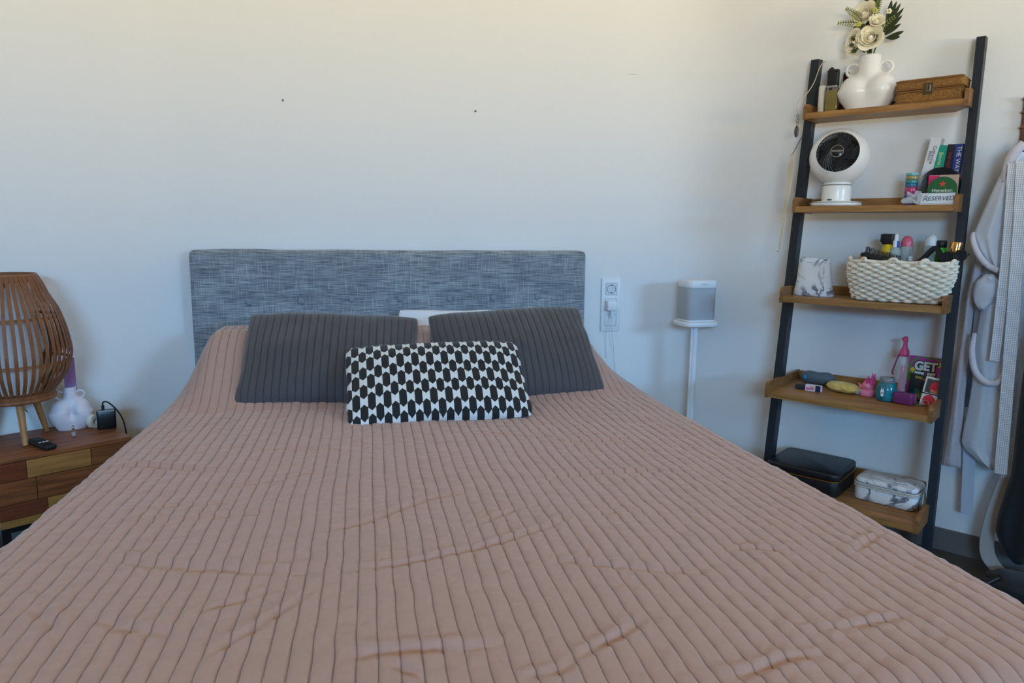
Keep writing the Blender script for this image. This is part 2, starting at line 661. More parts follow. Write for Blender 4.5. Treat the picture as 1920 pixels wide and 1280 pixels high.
CREASES = [([(-0.66, 1.903), (-0.576, 1.913), (-0.471, 1.882), (-0.361, 1.834)], 0.01, 0.016), ([(-0.517, 1.538), (-0.39, 1.532), (-0.292, 1.537), (-0.189, 1.54)], 0.006, 0.014), ([(-0.49, 1.615), (-0.384, 1.615), (-0.263, 1.622)], 0.006, 0.012), ([(-0.118, 1.406), (-0.057, 1.43), (0.021, 1.464), (0.135, 1.565), (0.24, 1.591)], 0.007, 0.011), ([(-0.538, 1.391), (-0.424, 1.339), (-0.3, 1.291), (-0.191, 1.263), (-0.088, 1.235)], 0.008, 0.016), ([(-0.051, 1.233), (0.005, 1.235), (0.102, 1.254), (0.235, 1.295), (0.372, 1.358), (0.476, 1.452)], 0.007, 0.011), ([(-0.239, 0.995), (-0.207, 1.037), (-0.169, 1.072), (-0.124, 1.13), (-0.086, 1.192)], 0.008, 0.01), ([(-0.288, 1.135), (-0.227, 1.158), (-0.158, 1.184)], 0.006, 0.01), ([(0.283, 0.908), (0.357, 0.945), (0.428, 0.995)], 0.008, 0.01), ([(-0.044, 0.963), (0.001, 0.97), (0.07, 0.963), (0.13, 0.957), (0.228, 0.961)], 0.008, 0.013), ([(0.015, 0.942), (0.044, 0.916), (0.069, 0.887)], 0.007, 0.009), ([(0.3, 1.229), (0.39, 1.185), (0.504, 1.143), (0.611, 1.107)], 0.006, 0.012), ([(0.194, 0.876), (0.225, 0.881), (0.258, 0.883), (0.283, 0.908)], 0.006, 0.009), ([(0.487, 0.829), (0.543, 0.841), (0.59, 0.854), (0.634, 0.851)], 0.008, 0.01), ([(0.908, 1.141), (0.972, 1.178), (1.037, 1.216)], 0.006, 0.009), ([(0.667, 1.206), (0.739, 1.191), (0.808, 1.166)], 0.006, 0.01), ([(0.396, 1.638), (0.538, 1.653), (0.703, 1.649), (0.849, 1.607)], 0.006, 0.01), ([(0.196, 1.379), (0.25, 1.411), (0.307, 1.454), (0.384, 1.487)], 0.006, 0.009), ([(-0.387, 1.742), (-0.3, 1.723), (-0.195, 1.765), (-0.07, 1.861)], 0.006, 0.012), ([(0.492, 2.042), (0.56, 1.929), (0.668, 1.911), (0.798, 1.95)], 0.006, 0.012), ([(0.303, 2.091), (0.408, 2.033), (0.507, 1.971)], 0.005, 0.01), ([(0.678, 0.915), (0.763, 0.915), (0.845, 0.919)], 0.006, 0.01), ([(-0.433, 1.154), (-0.356, 1.101), (-0.291, 1.081)], 0.007, 0.014), ([(-0.537, 1.207), (-0.487, 1.149), (-0.451, 1.083)], 0.006, 0.012), ([(-0.342, 1.986), (-0.189, 1.995), (-0.015, 1.945)], 0.005, 0.012), ([(0.456, 1.394), (0.558, 1.406), (0.638, 1.362)], 0.005, 0.01)]


def lumpz(x, y):
    ex = sstep(-0.69, -0.53, x) * (1 - sstep(0.80, 1.06, x))
    sy = sstep(2.42, 2.80, y)
    mid = 1 - 0.02 * np.exp(-((x - 0.21) / 0.10) ** 2)
    h = 0.222 * sy * ex * mid
    h += 0.012 * vnoise(x * 5 + 3, y * 5, 11) * sstep(2.4, 2.7, y) * ex
    return h


def quilt():
    arc = pi / 2 * QR
    H = FLAT + arc + DROP
    nch = int(2 * H / QC)
    S = np.array([(-nch / 2 + k + f) * QC for k in range(nch) for f in FS] + [nch / 2 * QC])
    CHI = np.array([k for k in range(nch) for f in FS] + [nch])
    FRI = np.array([f for k in range(nch) for f in FS] + [0.0])
    y_head = 2.985
    yf = 0.80
    t_flat = y_head - yf
    Tt = np.concatenate([np.linspace(-(arc + 0.30), 0, 36)[:-1], np.linspace(0, t_flat, 400)])
    s, t = np.meshgrid(S, Tt, indexing='ij')
    # base cross section
    a = np.abs(s) - FLAT
    ang = np.clip(a / QR, 0, pi / 2)
    xo = np.where(a <= 0, np.abs(s), FLAT + QR * np.sin(ang)) 
    dz = np.where(a <= 0, 0, QR * (1 - np.cos(ang)))
    dr = np.maximum(a - arc, 0)
    xo = xo + 0.05 * dr
    dz = dz + dr
    nx = np.sign(s) * np.sin(ang); nz = np.cos(ang)
    flare = 1 + 0.045 * (1 - np.clip((t - 0.0) / 1.6, 0, 1))
    x = QX0 + np.sign(s) * xo * flare
    b = -t
    angy = np.clip(b / QR, 0, pi / 2)
    y = np.where(b <= 0, yf + t, yf - QR * np.sin(angy))
    dzy = np.where(b <= 0, 0, QR * (1 - np.cos(angy)))
    dry = np.maximum(b - arc, 0)
    y = y - 0.04 * dry
    dzy = dzy + dry
    ny = -np.sin(angy)
    nz2 = nz * np.cos(angy)
    drop = np.maximum(dz, dzy)
    top = 0.588 + 0.010 * vnoise(x * 2.2, y * 2.2, 1) + 0.006 * vnoise(x * 6, y * 5, 2)
    L = lumpz(x, y)
    # near the headboard the side drape keeps its hem height
    z = top + L - drop
    # sides hang with soft folds
    fold = 0.018 * np.sin(y * 9 + 1.5 * vnoise(y * 3, y * 0 + np.sign(s), 8)) * np.clip(dr / 0.3, 0, 1)
    x = x + np.sign(s) * fold
    # channels
    wob = 0.010 * vnoise(s * 3.0, t * 6, 21) + 0.005 * vnoise(s * 8, t * 18, 22) + 0.012 * vnoise(s * 1.0 + 7, t * 2.2, 23)
    wob = wob * 0.55
    f = np.repeat(FRI[:, None], s.shape[1], 1)
    ch = np.repeat(CHI[:, None], s.shape[1], 1).astype(float)
    g = np.abs(2 * f - 1)
    puff = 0.25 * (1 - g ** 2) + 0.75 * (1 - g ** 9)
    amp = 0.0046 * (1 + 0.5 * vnoise(ch * 0.7, t * 8, 31))
    disp = amp * puff
    # puckers across each channel
    pk = vnoise(ch * 3.7 + 0.5, t * 55 + 1.2 * vnoise(f * 2 + ch, t * 10, 44), 41) + 0.6 * vnoise(ch * 5.1 + f * 1.5, t * 100, 42)
    disp += 0.0036 * pk * puff
    pk2 = vnoise(s * 14 + 4, t * 30, 51)
    disp += 0.0030 * pk2
    # creases
    for pts, dep, wd in CREASES:
        best = np.full(x.shape, 9.0); side = np.zeros(x.shape); fade = np.zeros(x.shape)
        tot = len(pts) - 1
        for k in range(tot):
            ax, ay = pts[k]; bx, by = pts[k + 1]
            lx, ly = bx - ax, by - ay
            ll = lx * lx + ly * ly
            u = np.clip(((x - ax) * lx + (y - ay) * ly) / ll, 0, 1)
            ddx, ddy = x - (ax + u * lx), y - (ay + u * ly)
            d = np.sqrt(ddx ** 2 + ddy ** 2)
            sd = (lx * (y - ay) - ly * (x - ax)) / sqrt(ll)
            m = d < best
            best = np.where(m, d, best); side = np.where(m, sd, side)
            fade = np.where(m, (k + u) / tot, fade)
        jit = 0.006 * vnoise(x * 25, y * 25, int(dep * 1e5) % 97)
        q = (side + jit) / (0.8 * wd)
        fd = np.sin(np.clip(fade, 0.02, 0.98) * pi) ** 0.6 * np.exp(-np.maximum(best - np.abs(side), 0) / 0.01)
        disp += 0.75 * fd * dep * (-np.exp(-q ** 2) + 0.75 * np.exp(-((q - 1.7) / 1.2) ** 2) + 0.4 * np.exp(-((q + 1.9) / 1.3) ** 2)) * (best < 0.12)
    x = x + nx * disp + wob * np.clip(1 - dr / 0.1, 0, 1)
    z = z + nz2 * disp
    y = y + ny * disp
    # rear hem tucks down a little
    z = z - 0.03 * sstep(2.95, 2.985, y) ** 2
    n2 = s.shape[1]
    P = np.stack([x, y, z], -1)
    V = P.reshape(-1, 3)
    n1 = s.shape[0]
    I, J = np.meshgrid(np.arange(n1 - 1), np.arange(n2 - 1), indexing='ij')
    q = (I * n2 + J).ravel()
    F = np.stack([q, q + n2, q + n2 + 1, q + 1], 1)
    return V, F, P


M_QUILT = mat('quilt_cotton', (168, 140, 130), 0.62, sheen=0.25)
nt, b = nodes(M_QUILT)
tc = nt.nodes.new('ShaderNodeTexCoord')
nq = strnoise((1, 1, 1), 260.0, 2)
nq2 = strnoise((40, 18, 40), 1.0, 3)
bp = nt.nodes.new('ShaderNodeBump'); bp.inputs['Strength'].default_value = 0.25; bp.inputs['Distance'].default_value = 0.004
nt.links.new(mnode(nt, 'ADD', mnode(nt, 'MULTIPLY', nq, 0.15), nq2), bp.inputs['Height'])
nt.links.new(bp.outputs[0], b.inputs['Normal'])
# darker colour along the seams (mesh attribute marks the sewn line)
at = nt.nodes.new('ShaderNodeAttribute'); at.attribute_name = 'seam'
nt.links.new(mixc(nt, mnode(nt, 'MULTIPLY', at.outputs['Fac'], 0.75), lin((182, 147, 135)), lin((108, 84, 76))), b.inputs['Base Color'])

qv, qf, qP = quilt()
qm = bpy.data.meshes.new('quilt')
qm.from_pydata(qv.tolist(), [], qf.tolist())
qm.polygons.foreach_set('use_smooth', [True] * len(qm.polygons))
ncol = qP.shape[1]
sid = np.repeat(np.arange(qP.shape[0]) % NPC, ncol)
seam = np.where(sid == 0, 1.0, 0.0).astype(np.float32)
sa = qm.attributes.new('seam', 'FLOAT', 'POINT')
sa.data.foreach_set('value', seam)
qm.update()
qo = obj('quilt', qm, M_QUILT)
tag(qo, 'dusty pink grey channel-quilted bedspread covering the whole bed', 'bedspread')
M_CHAR = mat('charcoal_cotton', (74, 72, 76), 0.75, sheen=0.3, bump=(220, 0.08, (1, 1, 1)))
nt, b = nodes(M_CHAR)
at = nt.nodes.new('ShaderNodeAttribute'); at.attribute_name = 'seam'
nt.links.new(mixc(nt, mnode(nt, 'MULTIPLY', at.outputs['Fac'], 0.8), lin((76, 73, 76)), lin((40, 38, 42))), b.inputs['Base Color'])


def seam_attr(o, na, nb, per):
    n_ = (na + 1) * (nb + 1)
    v_ = np.zeros(len(o.data.vertices), np.float32)
    idx_ = np.arange(n_) // (nb + 1)
    on_ = (idx_ % per == 0).astype(np.float32)
    v_[:n_] = on_; v_[n_:2 * n_] = on_
    a_ = o.data.attributes.new('seam', 'FLOAT', 'POINT')
    a_.data.foreach_set('value', v_)


edge = [tuple(p + np.array((0, 0.004, 0.001))) for p in qP[::4, -1, :]]
obj('binding', tube(edge, 0.007, 6), M_CHAR, qo, smooth=True)


# ------------------------------------------------------------------ pillows
def pillow(w, h, T, ch=0, na=96, nb=64, seed=0, pinch=0.05, flop=0.0):
    def side(sg):
        a = np.linspace(-1, 1, na + 1); b = np.linspace(-1, 1, nb + 1)
        a = a if ch else np.sin(a * pi / 2 * 0.94) / np.sin(pi / 2 * 0.94); b = np.sin(b * pi / 2 * 0.94) / np.sin(pi / 2 * 0.94)
        A, B = np.meshgrid(a, b, indexing='ij')
        x = A * w / 2 * (1 - pinch * (1 - B ** 2) * np.abs(A) ** 3)
        z = B * h / 2 * (1 - pinch * 1.2 * (1 - A ** 2) * np.abs(B) ** 3)
        cn = 1 - 0.045 * (np.abs(A) ** 5) * (np.abs(B) ** 5)
        x = x * cn + 0.005 * vnoise(B * 4 + seed, A * 0 + 3, seed) * np.abs(A) ** 4
        z = z * cn + 0.007 * vnoise(A * 5 + seed, B * 0 + 7, seed + 1) * np.abs(B) ** 4
        th = T / 2 * (np.clip((1 - A ** 2), 0, 1) ** 0.42) * (np.clip(1 - B ** 2, 0, 1) ** 0.42)
        th = th * (1 + 0.18 * vnoise(A * 2 + seed, B * 2, seed)) + 0.004 * vnoise(A * 7 + seed, B * 5, seed + 3) * (1 - A ** 2)
        if ch:
            fr = ((A + 1) / 2 * ch) % 1.0
            th = th + 0.0052 * ((1 - np.abs(2 * fr - 1) ** 5) - 0.8) * (1 - np.abs(B) ** 6) * (1 - np.abs(A) ** 8)
        y = sg * th + flop * A * B
        y = y + 0.012 * vnoise(A * 1.5 + seed, B * 1.5 + 9, seed + 7)
        return np.stack([x, y, z + h / 2], -1)
    f, bk = side(-1), side(1)
    n2 = nb + 1
    V = np.concatenate([f.reshape(-1, 3), bk.reshape(-1, 3)])
    N = (na + 1) * n2
    F = []
    for i in range(na):
        for j in range(nb):
            q = i * n2 + j
            F.append((q, q + n2, q + n2 + 1, q + 1))
            F.append((N + q, N + q + 1, N + q + n2 + 1, N + q + n2))
    ring = [i * n2 for i in range(na + 1)] + [na * n2 + j for j in range(1, nb + 1)] + [i * n2 + nb for i in range(na - 1, -1, -1)] + [j for j in range(nb - 1, 0, -1)]
    m = len(ring)
    for k in range(m):
        p, q = ring[k], ring[(k + 1) % m]
        F.append((q, p, N + p, N + q))
    return V.tolist(), F


def uvmap(o, w, h):
    me = o.data
    uv = me.uv_layers.new(name='UVMap')
    for l in me.loops:
        c = me.vertices[l.vertex_index].co
        uv.data[l.index].uv = (c.x / w + 0.5, c.z / h)


wp = obj('pillow', pillow(0.70, 0.42, 0.13, seed=2), mat('white_cotton', (232, 232, 236), 0.8, sheen=0.2), smooth=True, loc=(0.475, 2.955, 0.452), rot=(radians(-4), 0, 0))
tag(wp, 'white pillow peeking out between the headboard and the quilt, on the right', 'pillow', 'white sleeping pillows')
wp2 = obj('pillow', pillow(0.62, 0.40, 0.11, seed=5), MATS['white_cotton'], smooth=True, loc=(-0.235, 2.965, 0.418), rot=(radians(-4), 0, 0))
tag(wp2, 'white pillow almost hidden under the quilt at the left end of the headboard', 'pillow', 'white sleeping pillows')

s1 = obj('pillow', pillow(0.64, 0.42, 0.17, ch=24, na=192, seed=4), M_CHAR, smooth=True, loc=(-0.135, 2.475, 0.585), rot=(radians(-47), radians(1.6), radians(-3)))
seam_attr(s1, 192, 64, 8)
tag(s1, 'charcoal grey channel-quilted pillow leaning on the left side of the bed', 'pillow', 'charcoal quilted pillows')
s2 = obj('pillow', pillow(0.64, 0.43, 0.17, ch=24, na=192, seed=8), M_CHAR, smooth=True, loc=(0.575, 2.475, 0.58), rot=(radians(-45), radians(-2.2), radians(4)))
seam_attr(s2, 192, 64, 8)
tag(s2, 'charcoal grey channel-quilted pillow leaning on the right side of the bed', 'pillow', 'charcoal quilted pillows')

M_HEX = mat('hexagon_print_cotton', (230, 230, 230), 0.8, sheen=0.15)
nt, b = nodes(M_HEX)
tc = nt.nodes.new('ShaderNodeTexCoord')
sep = nt.nodes.new('ShaderNodeSeparateXYZ')
nt.links.new(tc.outputs['UV'], sep.inputs[0])
COLS, ROWS = 25.0, 4.55
ux = mnode(nt, 'MULTIPLY', sep.outputs[0], COLS)
col = mnode(nt, 'FLOOR', ux)
fx = mnode(nt, 'SUBTRACT', mnode(nt, 'SUBTRACT', ux, col), 0.5)
ax = mnode(nt, 'ABSOLUTE', fx)                         # 0..0.5 in column widths
par = mnode(nt, 'FLOORED_MODULO', col, 2.0)
uy = mnode(nt, 'ADD', mnode(nt, 'MULTIPLY', sep.outputs[1], ROWS), mnode(nt, 'MULTIPLY', par, 0.5))
fy = mnode(nt, 'ABSOLUTE', mnode(nt, 'SUBTRACT', mnode(nt, 'FRACT', uy), 0.5))
hh_ = mnode(nt, 'ADD', mnode(nt, 'MULTIPLY', par, 0.06), 0.375)
lim = mnode(nt, 'SUBTRACT', hh_, mnode(nt, 'MULTIPLY', ax, 0.30))
blk = mnode(nt, 'LESS_THAN', fy, lim)
nt.links.new(mixc(nt, blk, lin((226, 228, 228)), lin((22, 26, 30))), b.inputs['Base Color'])
CW, CH = 0.615, 0.345
cu_ = obj('cushion', pillow(CW, CH, 0.13, seed=12, pinch=0.03), M_HEX, smooth=True, loc=(0.238, 2.225, 0.585), rot=(radians(-53), radians(-1.0), radians(0.5)))
uvmap(cu_, CW, CH)
tag(cu_, 'oblong cushion printed with black hexagons on white, in front of the charcoal pillows', 'cushion')

# ------------------------------------------------------------------ nightstand
ns = thing('nightstand', 'small wooden nightstand of mixed wood blocks on black metal legs', 'nightstand', NP(0, 0, 0), TL)
WA = wood('acacia_brown', (150, 92, 52), (110, 62, 34))
WB = wood('acacia_light', (184, 134, 76), (152, 106, 56))
WC = wood('acacia_red', (128, 68, 40), (96, 48, 28))
WD = wood('acacia_yellow', (176, 130, 68), (142, 100, 48))
WE = wood('acacia_top', (156, 98, 58), (118, 68, 38))
NW, ND = 0.405, 0.335
obj('carcass', box(-NW + 0.004, -0.004, 0.012, ND, 0.232, 0.446), WC, ns)
ys = [0.0, 0.085, 0.17, 0.255, ND]
for k in range(4):
    g = 0.0008
    obj('top_plank', box(-NW, 0, ys[k] + g, ys[k + 1] - g, 0.446, 0.46, 0.0015, 1), (WE, WA, WE, wood('acacia_mid', (144, 88, 50), (108, 64, 36)))[k], ns)
dr_ = obj('drawer_front', box(-NW + 0.006, -0.006, 0.006, 0.014, 0.234, 0.444), WC, ns)
rows = [(0.385, 0.445, [(-NW, -0.32, WC), (-0.32, -0.132, WB), (-0.132, 0, WA)]),
        (0.308, 0.384, [(-NW, -0.296, WA), (-0.296, -0.09, WA), (-0.09, 0, WB)]),
        (0.258, 0.307, [(-NW, -0.27, WC), (-0.27, 0, WD)]),
        (0.231, 0.257, [(-NW, -0.21, WD), (-0.21, 0, WB)])]
for z0, z1, ps in rows:
    for x0, x1, m in ps:
        pr = random.uniform(0, 0.003)
        obj('wood_block', box(x0 + 0.0006, x1 - 0.0006, -pr, 0.012, z0 + 0.0006, z1 - 0.0006, 0.0012, 1), m, dr_)
for x in (-NW + 0.015, -0.015):
    for y in (0.02, ND - 0.02):
        obj('leg', box(x - 0.0125, x + 0.0125, y - 0.0125, y + 0.0125, 0, 0.2315), M_BLACK, ns)
for y in (0.02, ND - 0.02):
    obj('leg_rail', box(-NW + 0.0275, -0.0275, y - 0.01, y + 0.01, 0.212, 0.2315), M_BLACK, ns)

# ------------------------------------------------------------------ lamp
LC = Vector((-1.19, 2.706, 0.46))
lamp = thing('table_lamp', 'bamboo slat table lamp with three wooden legs on the nightstand', 'lamp', LC, TL)
prof = [(0.096, 1.030), (0.111, 1.00), (0.126, 0.96), (0.148, 0.918), (0.168, 0.850), (0.180, 0.775), (0.176, 0.735), (0.163, 0.692), (0.145, 0.665), (0.124, 0.636), (0.114, 0.622)]
pp = smoothpath([(r, 0, z - 0.46) for r, z in prof], 3)


def slat():
    L = []
    hw, th = 0.0056, 0.0022
    N = len(pp)
    for i, p in enumerate(pp):
        t = (pp[min(i + 1, N - 1)] - pp[max(i - 1, 0)]).normalized()
        n = Vector((-t.z, 0, t.x))
        if n.x < 0:
            n = -n
        a = p + n * (th / 2); c = p - n * (th / 2)
        L.append([(a.x, -hw, a.z), (a.x, hw, a.z), (c.x, hw, c.z), (c.x, -hw, c.z)])
    return loft(L)


sm_ = None
NSL = 48
for k in range(NSL):
    a = 2 * pi * k / NSL
    if sm_ is None:
        o = obj('slat', slat(), M_BAMBOO, lamp)
        sm_ = o.data
    else:
        o = obj('slat', sm_, None, lamp)
    o.rotation_euler = (0, 0, a + random.uniform(-0.012, 0.012))


def band(r0, r1, z0, z1, th, n=64):
    return lathe([(r0, z0), (r1, z1), (r1 - th, z1), (r0 - th, z0), (r0, z0)], n, False, False)


for r0, r1, z0, z1 in ((0.1035, 0.099, 0.549, 0.562), (0.0985, 0.094, 0.562, 0.576)):
    obj('rim', band(r0, r1, z0, z1, 0.006), M_BAMBOO2, lamp, smooth=False, auto=40)
obj('hoop', band(0.1555, 0.1505, 0.424, 0.433, 0.004), M_BAMBOO2, lamp, auto=40)
obj('hoop', band(0.1745, 0.1740, 0.270, 0.280, 0.004), M_BAMBOO2, lamp, auto=40)
obj('base_ring', join(band(0.116, 0.121, 0.148, 0.172, 0.012), torus(0.116, 0.008, 48, 8, (0, 0, 0.150))), M_BAMBOO, lamp, auto=40)
obj('base_disc', cyl(0.108, 0.146, 0.156, 40), M_LEG, lamp)
obj('inner_shade', lathe([(0.078, 0.17), (0.078, 0.52), (0.0765, 0.52), (0.0765, 0.17), (0.078, 0.17)], 40, False, False), mat('white_shade_fabric', (228, 230, 234), 0.85), lamp, auto=40)
obj('shade_spider', join(*[xf(box(0.0, 0.095, -0.002, 0.002, 0.552, 0.556), (0, 0, 0), (0, 0, k * 2 * pi / 3)) for k in range(3)]), M_BLACKM, lamp)
for k, (fx_, fy_) in enumerate(((-1.134, 2.614), (-1.140, 2.799), (-1.30, 2.708))):
    d = Vector((fx_ - LC.x, fy_ - LC.y, 0))
    d = Matrix.Rotation(-TL, 3, 'Z') @ d
    obj('leg', tube([d * 0.62 + Vector((0, 0, 0.152)), d + Vector((0, 0, 0.0015))], [0.0135, 0.0085], 14), M_LEG, lamp, auto=50)
cb_ = obj('lamp_cord', tube([(0.0, 0.05, 0.147), (0.03, 0.10, 0.10), (0.07, 0.15, 0.045), (0.10, 0.168, 0.012)], 0.0018, 6, sm=6), mat('grey_cord', (120, 120, 122), 0.6), lamp)

# ------------------------------------------------------------------ vase shape (torso vase with two small ring handles)


def torso(W, D, H, nw, nh, groove, gw, dent=None, n=96):
    """two rounded lobes on a tapering base, blended into a round neck; solved slice by slice from a smooth union"""
    zs = np.concatenate([np.linspace(0.0, 0.05 * H, 4), np.linspace(0.08 * H, 1.06 * H, 44), np.linspace(1.1 * H, H + nh - 0.003, 8)])
    an = np.arange(n) * 2 * pi / n
    rr = np.linspace(0.002, W * 0.62, 260)
    A, Zz, Rr = np.meshgrid(an, zs, rr, indexing='ij')
    X = Rr * np.cos(A); Y = Rr * np.sin(A)

    def ell(cx, cy, cz, ax_, ay_, az_):
        q = np.sqrt(((X - cx) / ax_) ** 2 + ((Y - cy) / ay_) ** 2 + ((Zz - cz) / az_) ** 2)
        return (q - 1) * min(ax_, ay_, az_)
    lx = W / 2 - groove * W / 2
    l1 = ell(-lx, 0, 0.57 * H, groove * W / 2, D / 2, 0.45 * H)
    l2 = ell(lx, 0, 0.57 * H, groove * W / 2, D / 2, 0.46 * H)
    tp = 0.70 + 0.28 * np.clip(Zz / (0.5 * H), 0, 1)
    bx_, by_ = W / 2 * 0.97 * tp, D / 2 * 0.86 * tp
    bb_ = (np.sqrt((np.abs(X) / bx_) ** 2.6 + (np.abs(Y) / by_) ** 2.6) - 1) * D * 0.4
    bb_ = np.maximum(bb_, (Zz - 0.52 * H))
    nr = nw * (1 + 0.06 * np.exp(-((Zz - 0.92 * H) / (0.25 * H)) ** 2))
    nk = np.maximum(np.sqrt(X ** 2 + Y ** 2) - nr, 0.35 * H - Zz)

    def smin(a, b, k):
        h_ = np.clip(0.5 + 0.5 * (b - a) / k, 0, 1)
        return b * (1 - h_) + a * h_ - k * h_ * (1 - h_)
    f_ = smin(smin(l1, l2, gw * 0.15), bb_, gw * 0.5)
    f_ = smin(f_, nk, gw * 0.3)
    ins = f_ < 0
    last = ins.shape[2] - 1 - np.argmax(ins[:, :, ::-1], axis=2)
    last = np.clip(last, 0, ins.shape[2] - 2)
    ii, jj = np.meshgrid(np.arange(n), np.arange(len(zs)), indexing='ij')
    f0 = f_[ii, jj, last]; f1 = f_[ii, jj, last + 1]
    tt = np.clip(f0 / (f0 - f1 + 1e-12), 0, 1)
    R = rr[last] + tt * (rr[1] - rr[0])
    L = []
    for k, z in enumerate(zs):
        sc_ = 0.97 if k == 0 else 1.0
        lp_ = []
        for j in range(n):
            x, y = R[j, k] * cos(an[j]) * sc_, R[j, k] * sin(an[j]) * sc_
            if dent and y < 0:
                dx, dz_, amp, wx, wz = dent
                y += amp * math.exp(-((x - dx) / wx) ** 2 - ((z - dz_) / wz) ** 2)
            lp_.append((x, y, z))
        L.append(lp_)
    zend = H + nh
    for zn, r_ in ((zend, nw * 0.985), (zend - 0.002, nw * 0.88), (zend - 0.05, nw * 0.80)):
        L.append([(r_ * cos(a), r_ * sin(a), zn) for a in an])
    return loft(L, True, True)


def make_vase(name, label, loc, rz, W, D, H, nw, nh, groove, gw, hr, hz_, dent=None, m=M_WHITEC):
    t = thing(name, label, 'vase', loc, rz)
    obj('body', torso(W, D, H, nw, nh, groove, gw, dent), m, t, smooth=True)
    for sg in (-1, 1):
        obj('handle', xf(torus(hr, hr * 0.25, 28, 10), (sg * (nw + hr * 0.80), 0, hz_), (pi / 2, 0, 0)), m, t, smooth=True)
    return t


# left: vase on the nightstand, with a purple card standing in it
make_vase('torso_vase', 'white female-torso vase with ring handles on the nightstand', NP(-0.117, 0.255, 0.46), TL - radians(14), 0.128, 0.085, 0.112, 0.0215, 0.046, 0.56, 0.05, 0.0135, 0.128, dent=(0.002, 0.060, 0.020, 0.014, 0.014), m=mat('lilac_white_ceramic', (226, 220, 228), 0.35))
M_LILAC = mat('lilac_card', (150, 132, 178), 0.6, noise=((132, 100, 150), 10, (1, 1, 0.2)))
cd = thing('greeting_card', 'lilac card with pink streaks standing in the nightstand vase', 'card', NP(-0.111, 0.255, 0.46), TL - radians(8))
obj('card_panel', box(-0.0185, 0.0185, -0.001, 0.001, 0.13, 0.262), M_LILAC, cd, rot=(radians(-2), 0, 0))
for x0, z0, z1 in ((-0.004, 0.165, 0.225), (0.002, 0.165, 0.215), (0.015, 0.162, 0.256), (-0.0005, 0.168, 0.2)):
    obj('streak', box(x0, x0 + 0.0022, -0.0016, -0.0005, z0, z1), mat('streak_pink', (184, 92, 150), 0.6), cd, rot=(radians(-2), 0, 0))

# remote control
rm = thing('remote_control', 'black remote control with white buttons lying on the nightstand', 'remote control', NP(-0.252, 0.088, 0.4605), TL + radians(8))
obj('case', rbox(-0.02, 0.02, -0.072, 0.072, 0, 0.016, 0.014, 0.005), mat('remote_black', (26, 28, 30), 0.5), rm, auto=50)
for k in range(3):
    obj('button', xf(ellipsoid(0.0048, 0.004, 0.0014, 12, 6), (-0.011 + 0.011 * k, -0.012, 0.0165)), M_WHITE, rm, smooth=True)
for r_ in range(3):
    for k in range(3):
        obj('button', xf(ellipsoid(0.0035, 0.003, 0.001, 10, 6), (-0.011 + 0.011 * k, 0.006 + 0.013 * r_, 0.0163)), M_BLACKM, rm, smooth=True)

# small glass vial
vi = thing('glass_vial', 'tiny clear glass vial in front of the nightstand vase', 'vial', NP(-0.141, 0.150, 0.4605), TL)
M_GLASS = mat('clear_glass', (240, 245, 248), 0.05, trans=1.0)
obj('bottle', lathe([(0.006, 0), (0.0072, 0.002), (0.0072, 0.020), (0.004, 0.025), (0.004, 0.029)], 16), M_GLASS, vi, smooth=True)
obj('stopper', ellipsoid(0.0045, 0.0045, 0.005, 12, 8, (0, 0, 0.033)), M_GLASS, vi, smooth=True)
obj('liquid', cyl(0.0052, 0.003, 0.013, 14), M_WHITE, vi)

# black cube charger with a cable, and a white puck behind it
cl = thing('power_cube', 'black cube power adapter with a cable plugged into its top', 'power adapter', NP(-0.026, 0.172, 0.4602), TL - radians(20))
obj('body', rbox(-0.031, 0.031, -0.016, 0.016, 0, 0.0702, 0.007, 0.004), mat('black_gloss', (14, 16, 20), 0.3, bump=(240, 0.06, (1, 1, 1))), cl, auto=50)
obj('silver_edge', box(-0.027, 0.027, -0.0168, -0.012, 0.0665, 0.0707, 0.0008, 1), mat('silver', (176, 176, 178), 0.35, 0.8), cl)
for x, z in ((-0.012, 0.056), (0.003, 0.054), (0.018, 0.057), (-0.016, 0.01)):
    obj('socket_dot', xf(cyl(0.003, 0, 0.0012, 12), (x, -0.0158, z), (pi / 2, 0, 0)), M_BLACKM, cl)
obj('plug', rbox(-0.014, -0.004, -0.005, 0.005, 0.070, 0.088, 0.003, 0.001), M_DARKC, cl)
obj('cable', tube([(-0.009, 0, 0.087), (-0.008, 0, 0.098), (0.004, 0.0, 0.100), (0.022, 0.002, 0.083), (0.042, 0.004, 0.052), (0.055, 0.002, 0.015), (0.062, 0.0, -0.05)], 0.0028, 8, sm=6), M_DARKC, cl, smooth=True)
pk_ = thing('tape_roll', 'white round tape roll standing behind the black power cube', 'tape roll', NP(-0.058, 0.215, 0.4602), TL + radians(35))
obj('ring', xf(lathe([(0.025, -0.008), (0.025, 0.008), (0.012, 0.008), (0.012, -0.008), (0.025, -0.008)], 32, False, False), (0, 0, 0.025), (pi / 2, 0, 0)), mat('cream', (228, 220, 200), 0.6), pk_, auto=40)


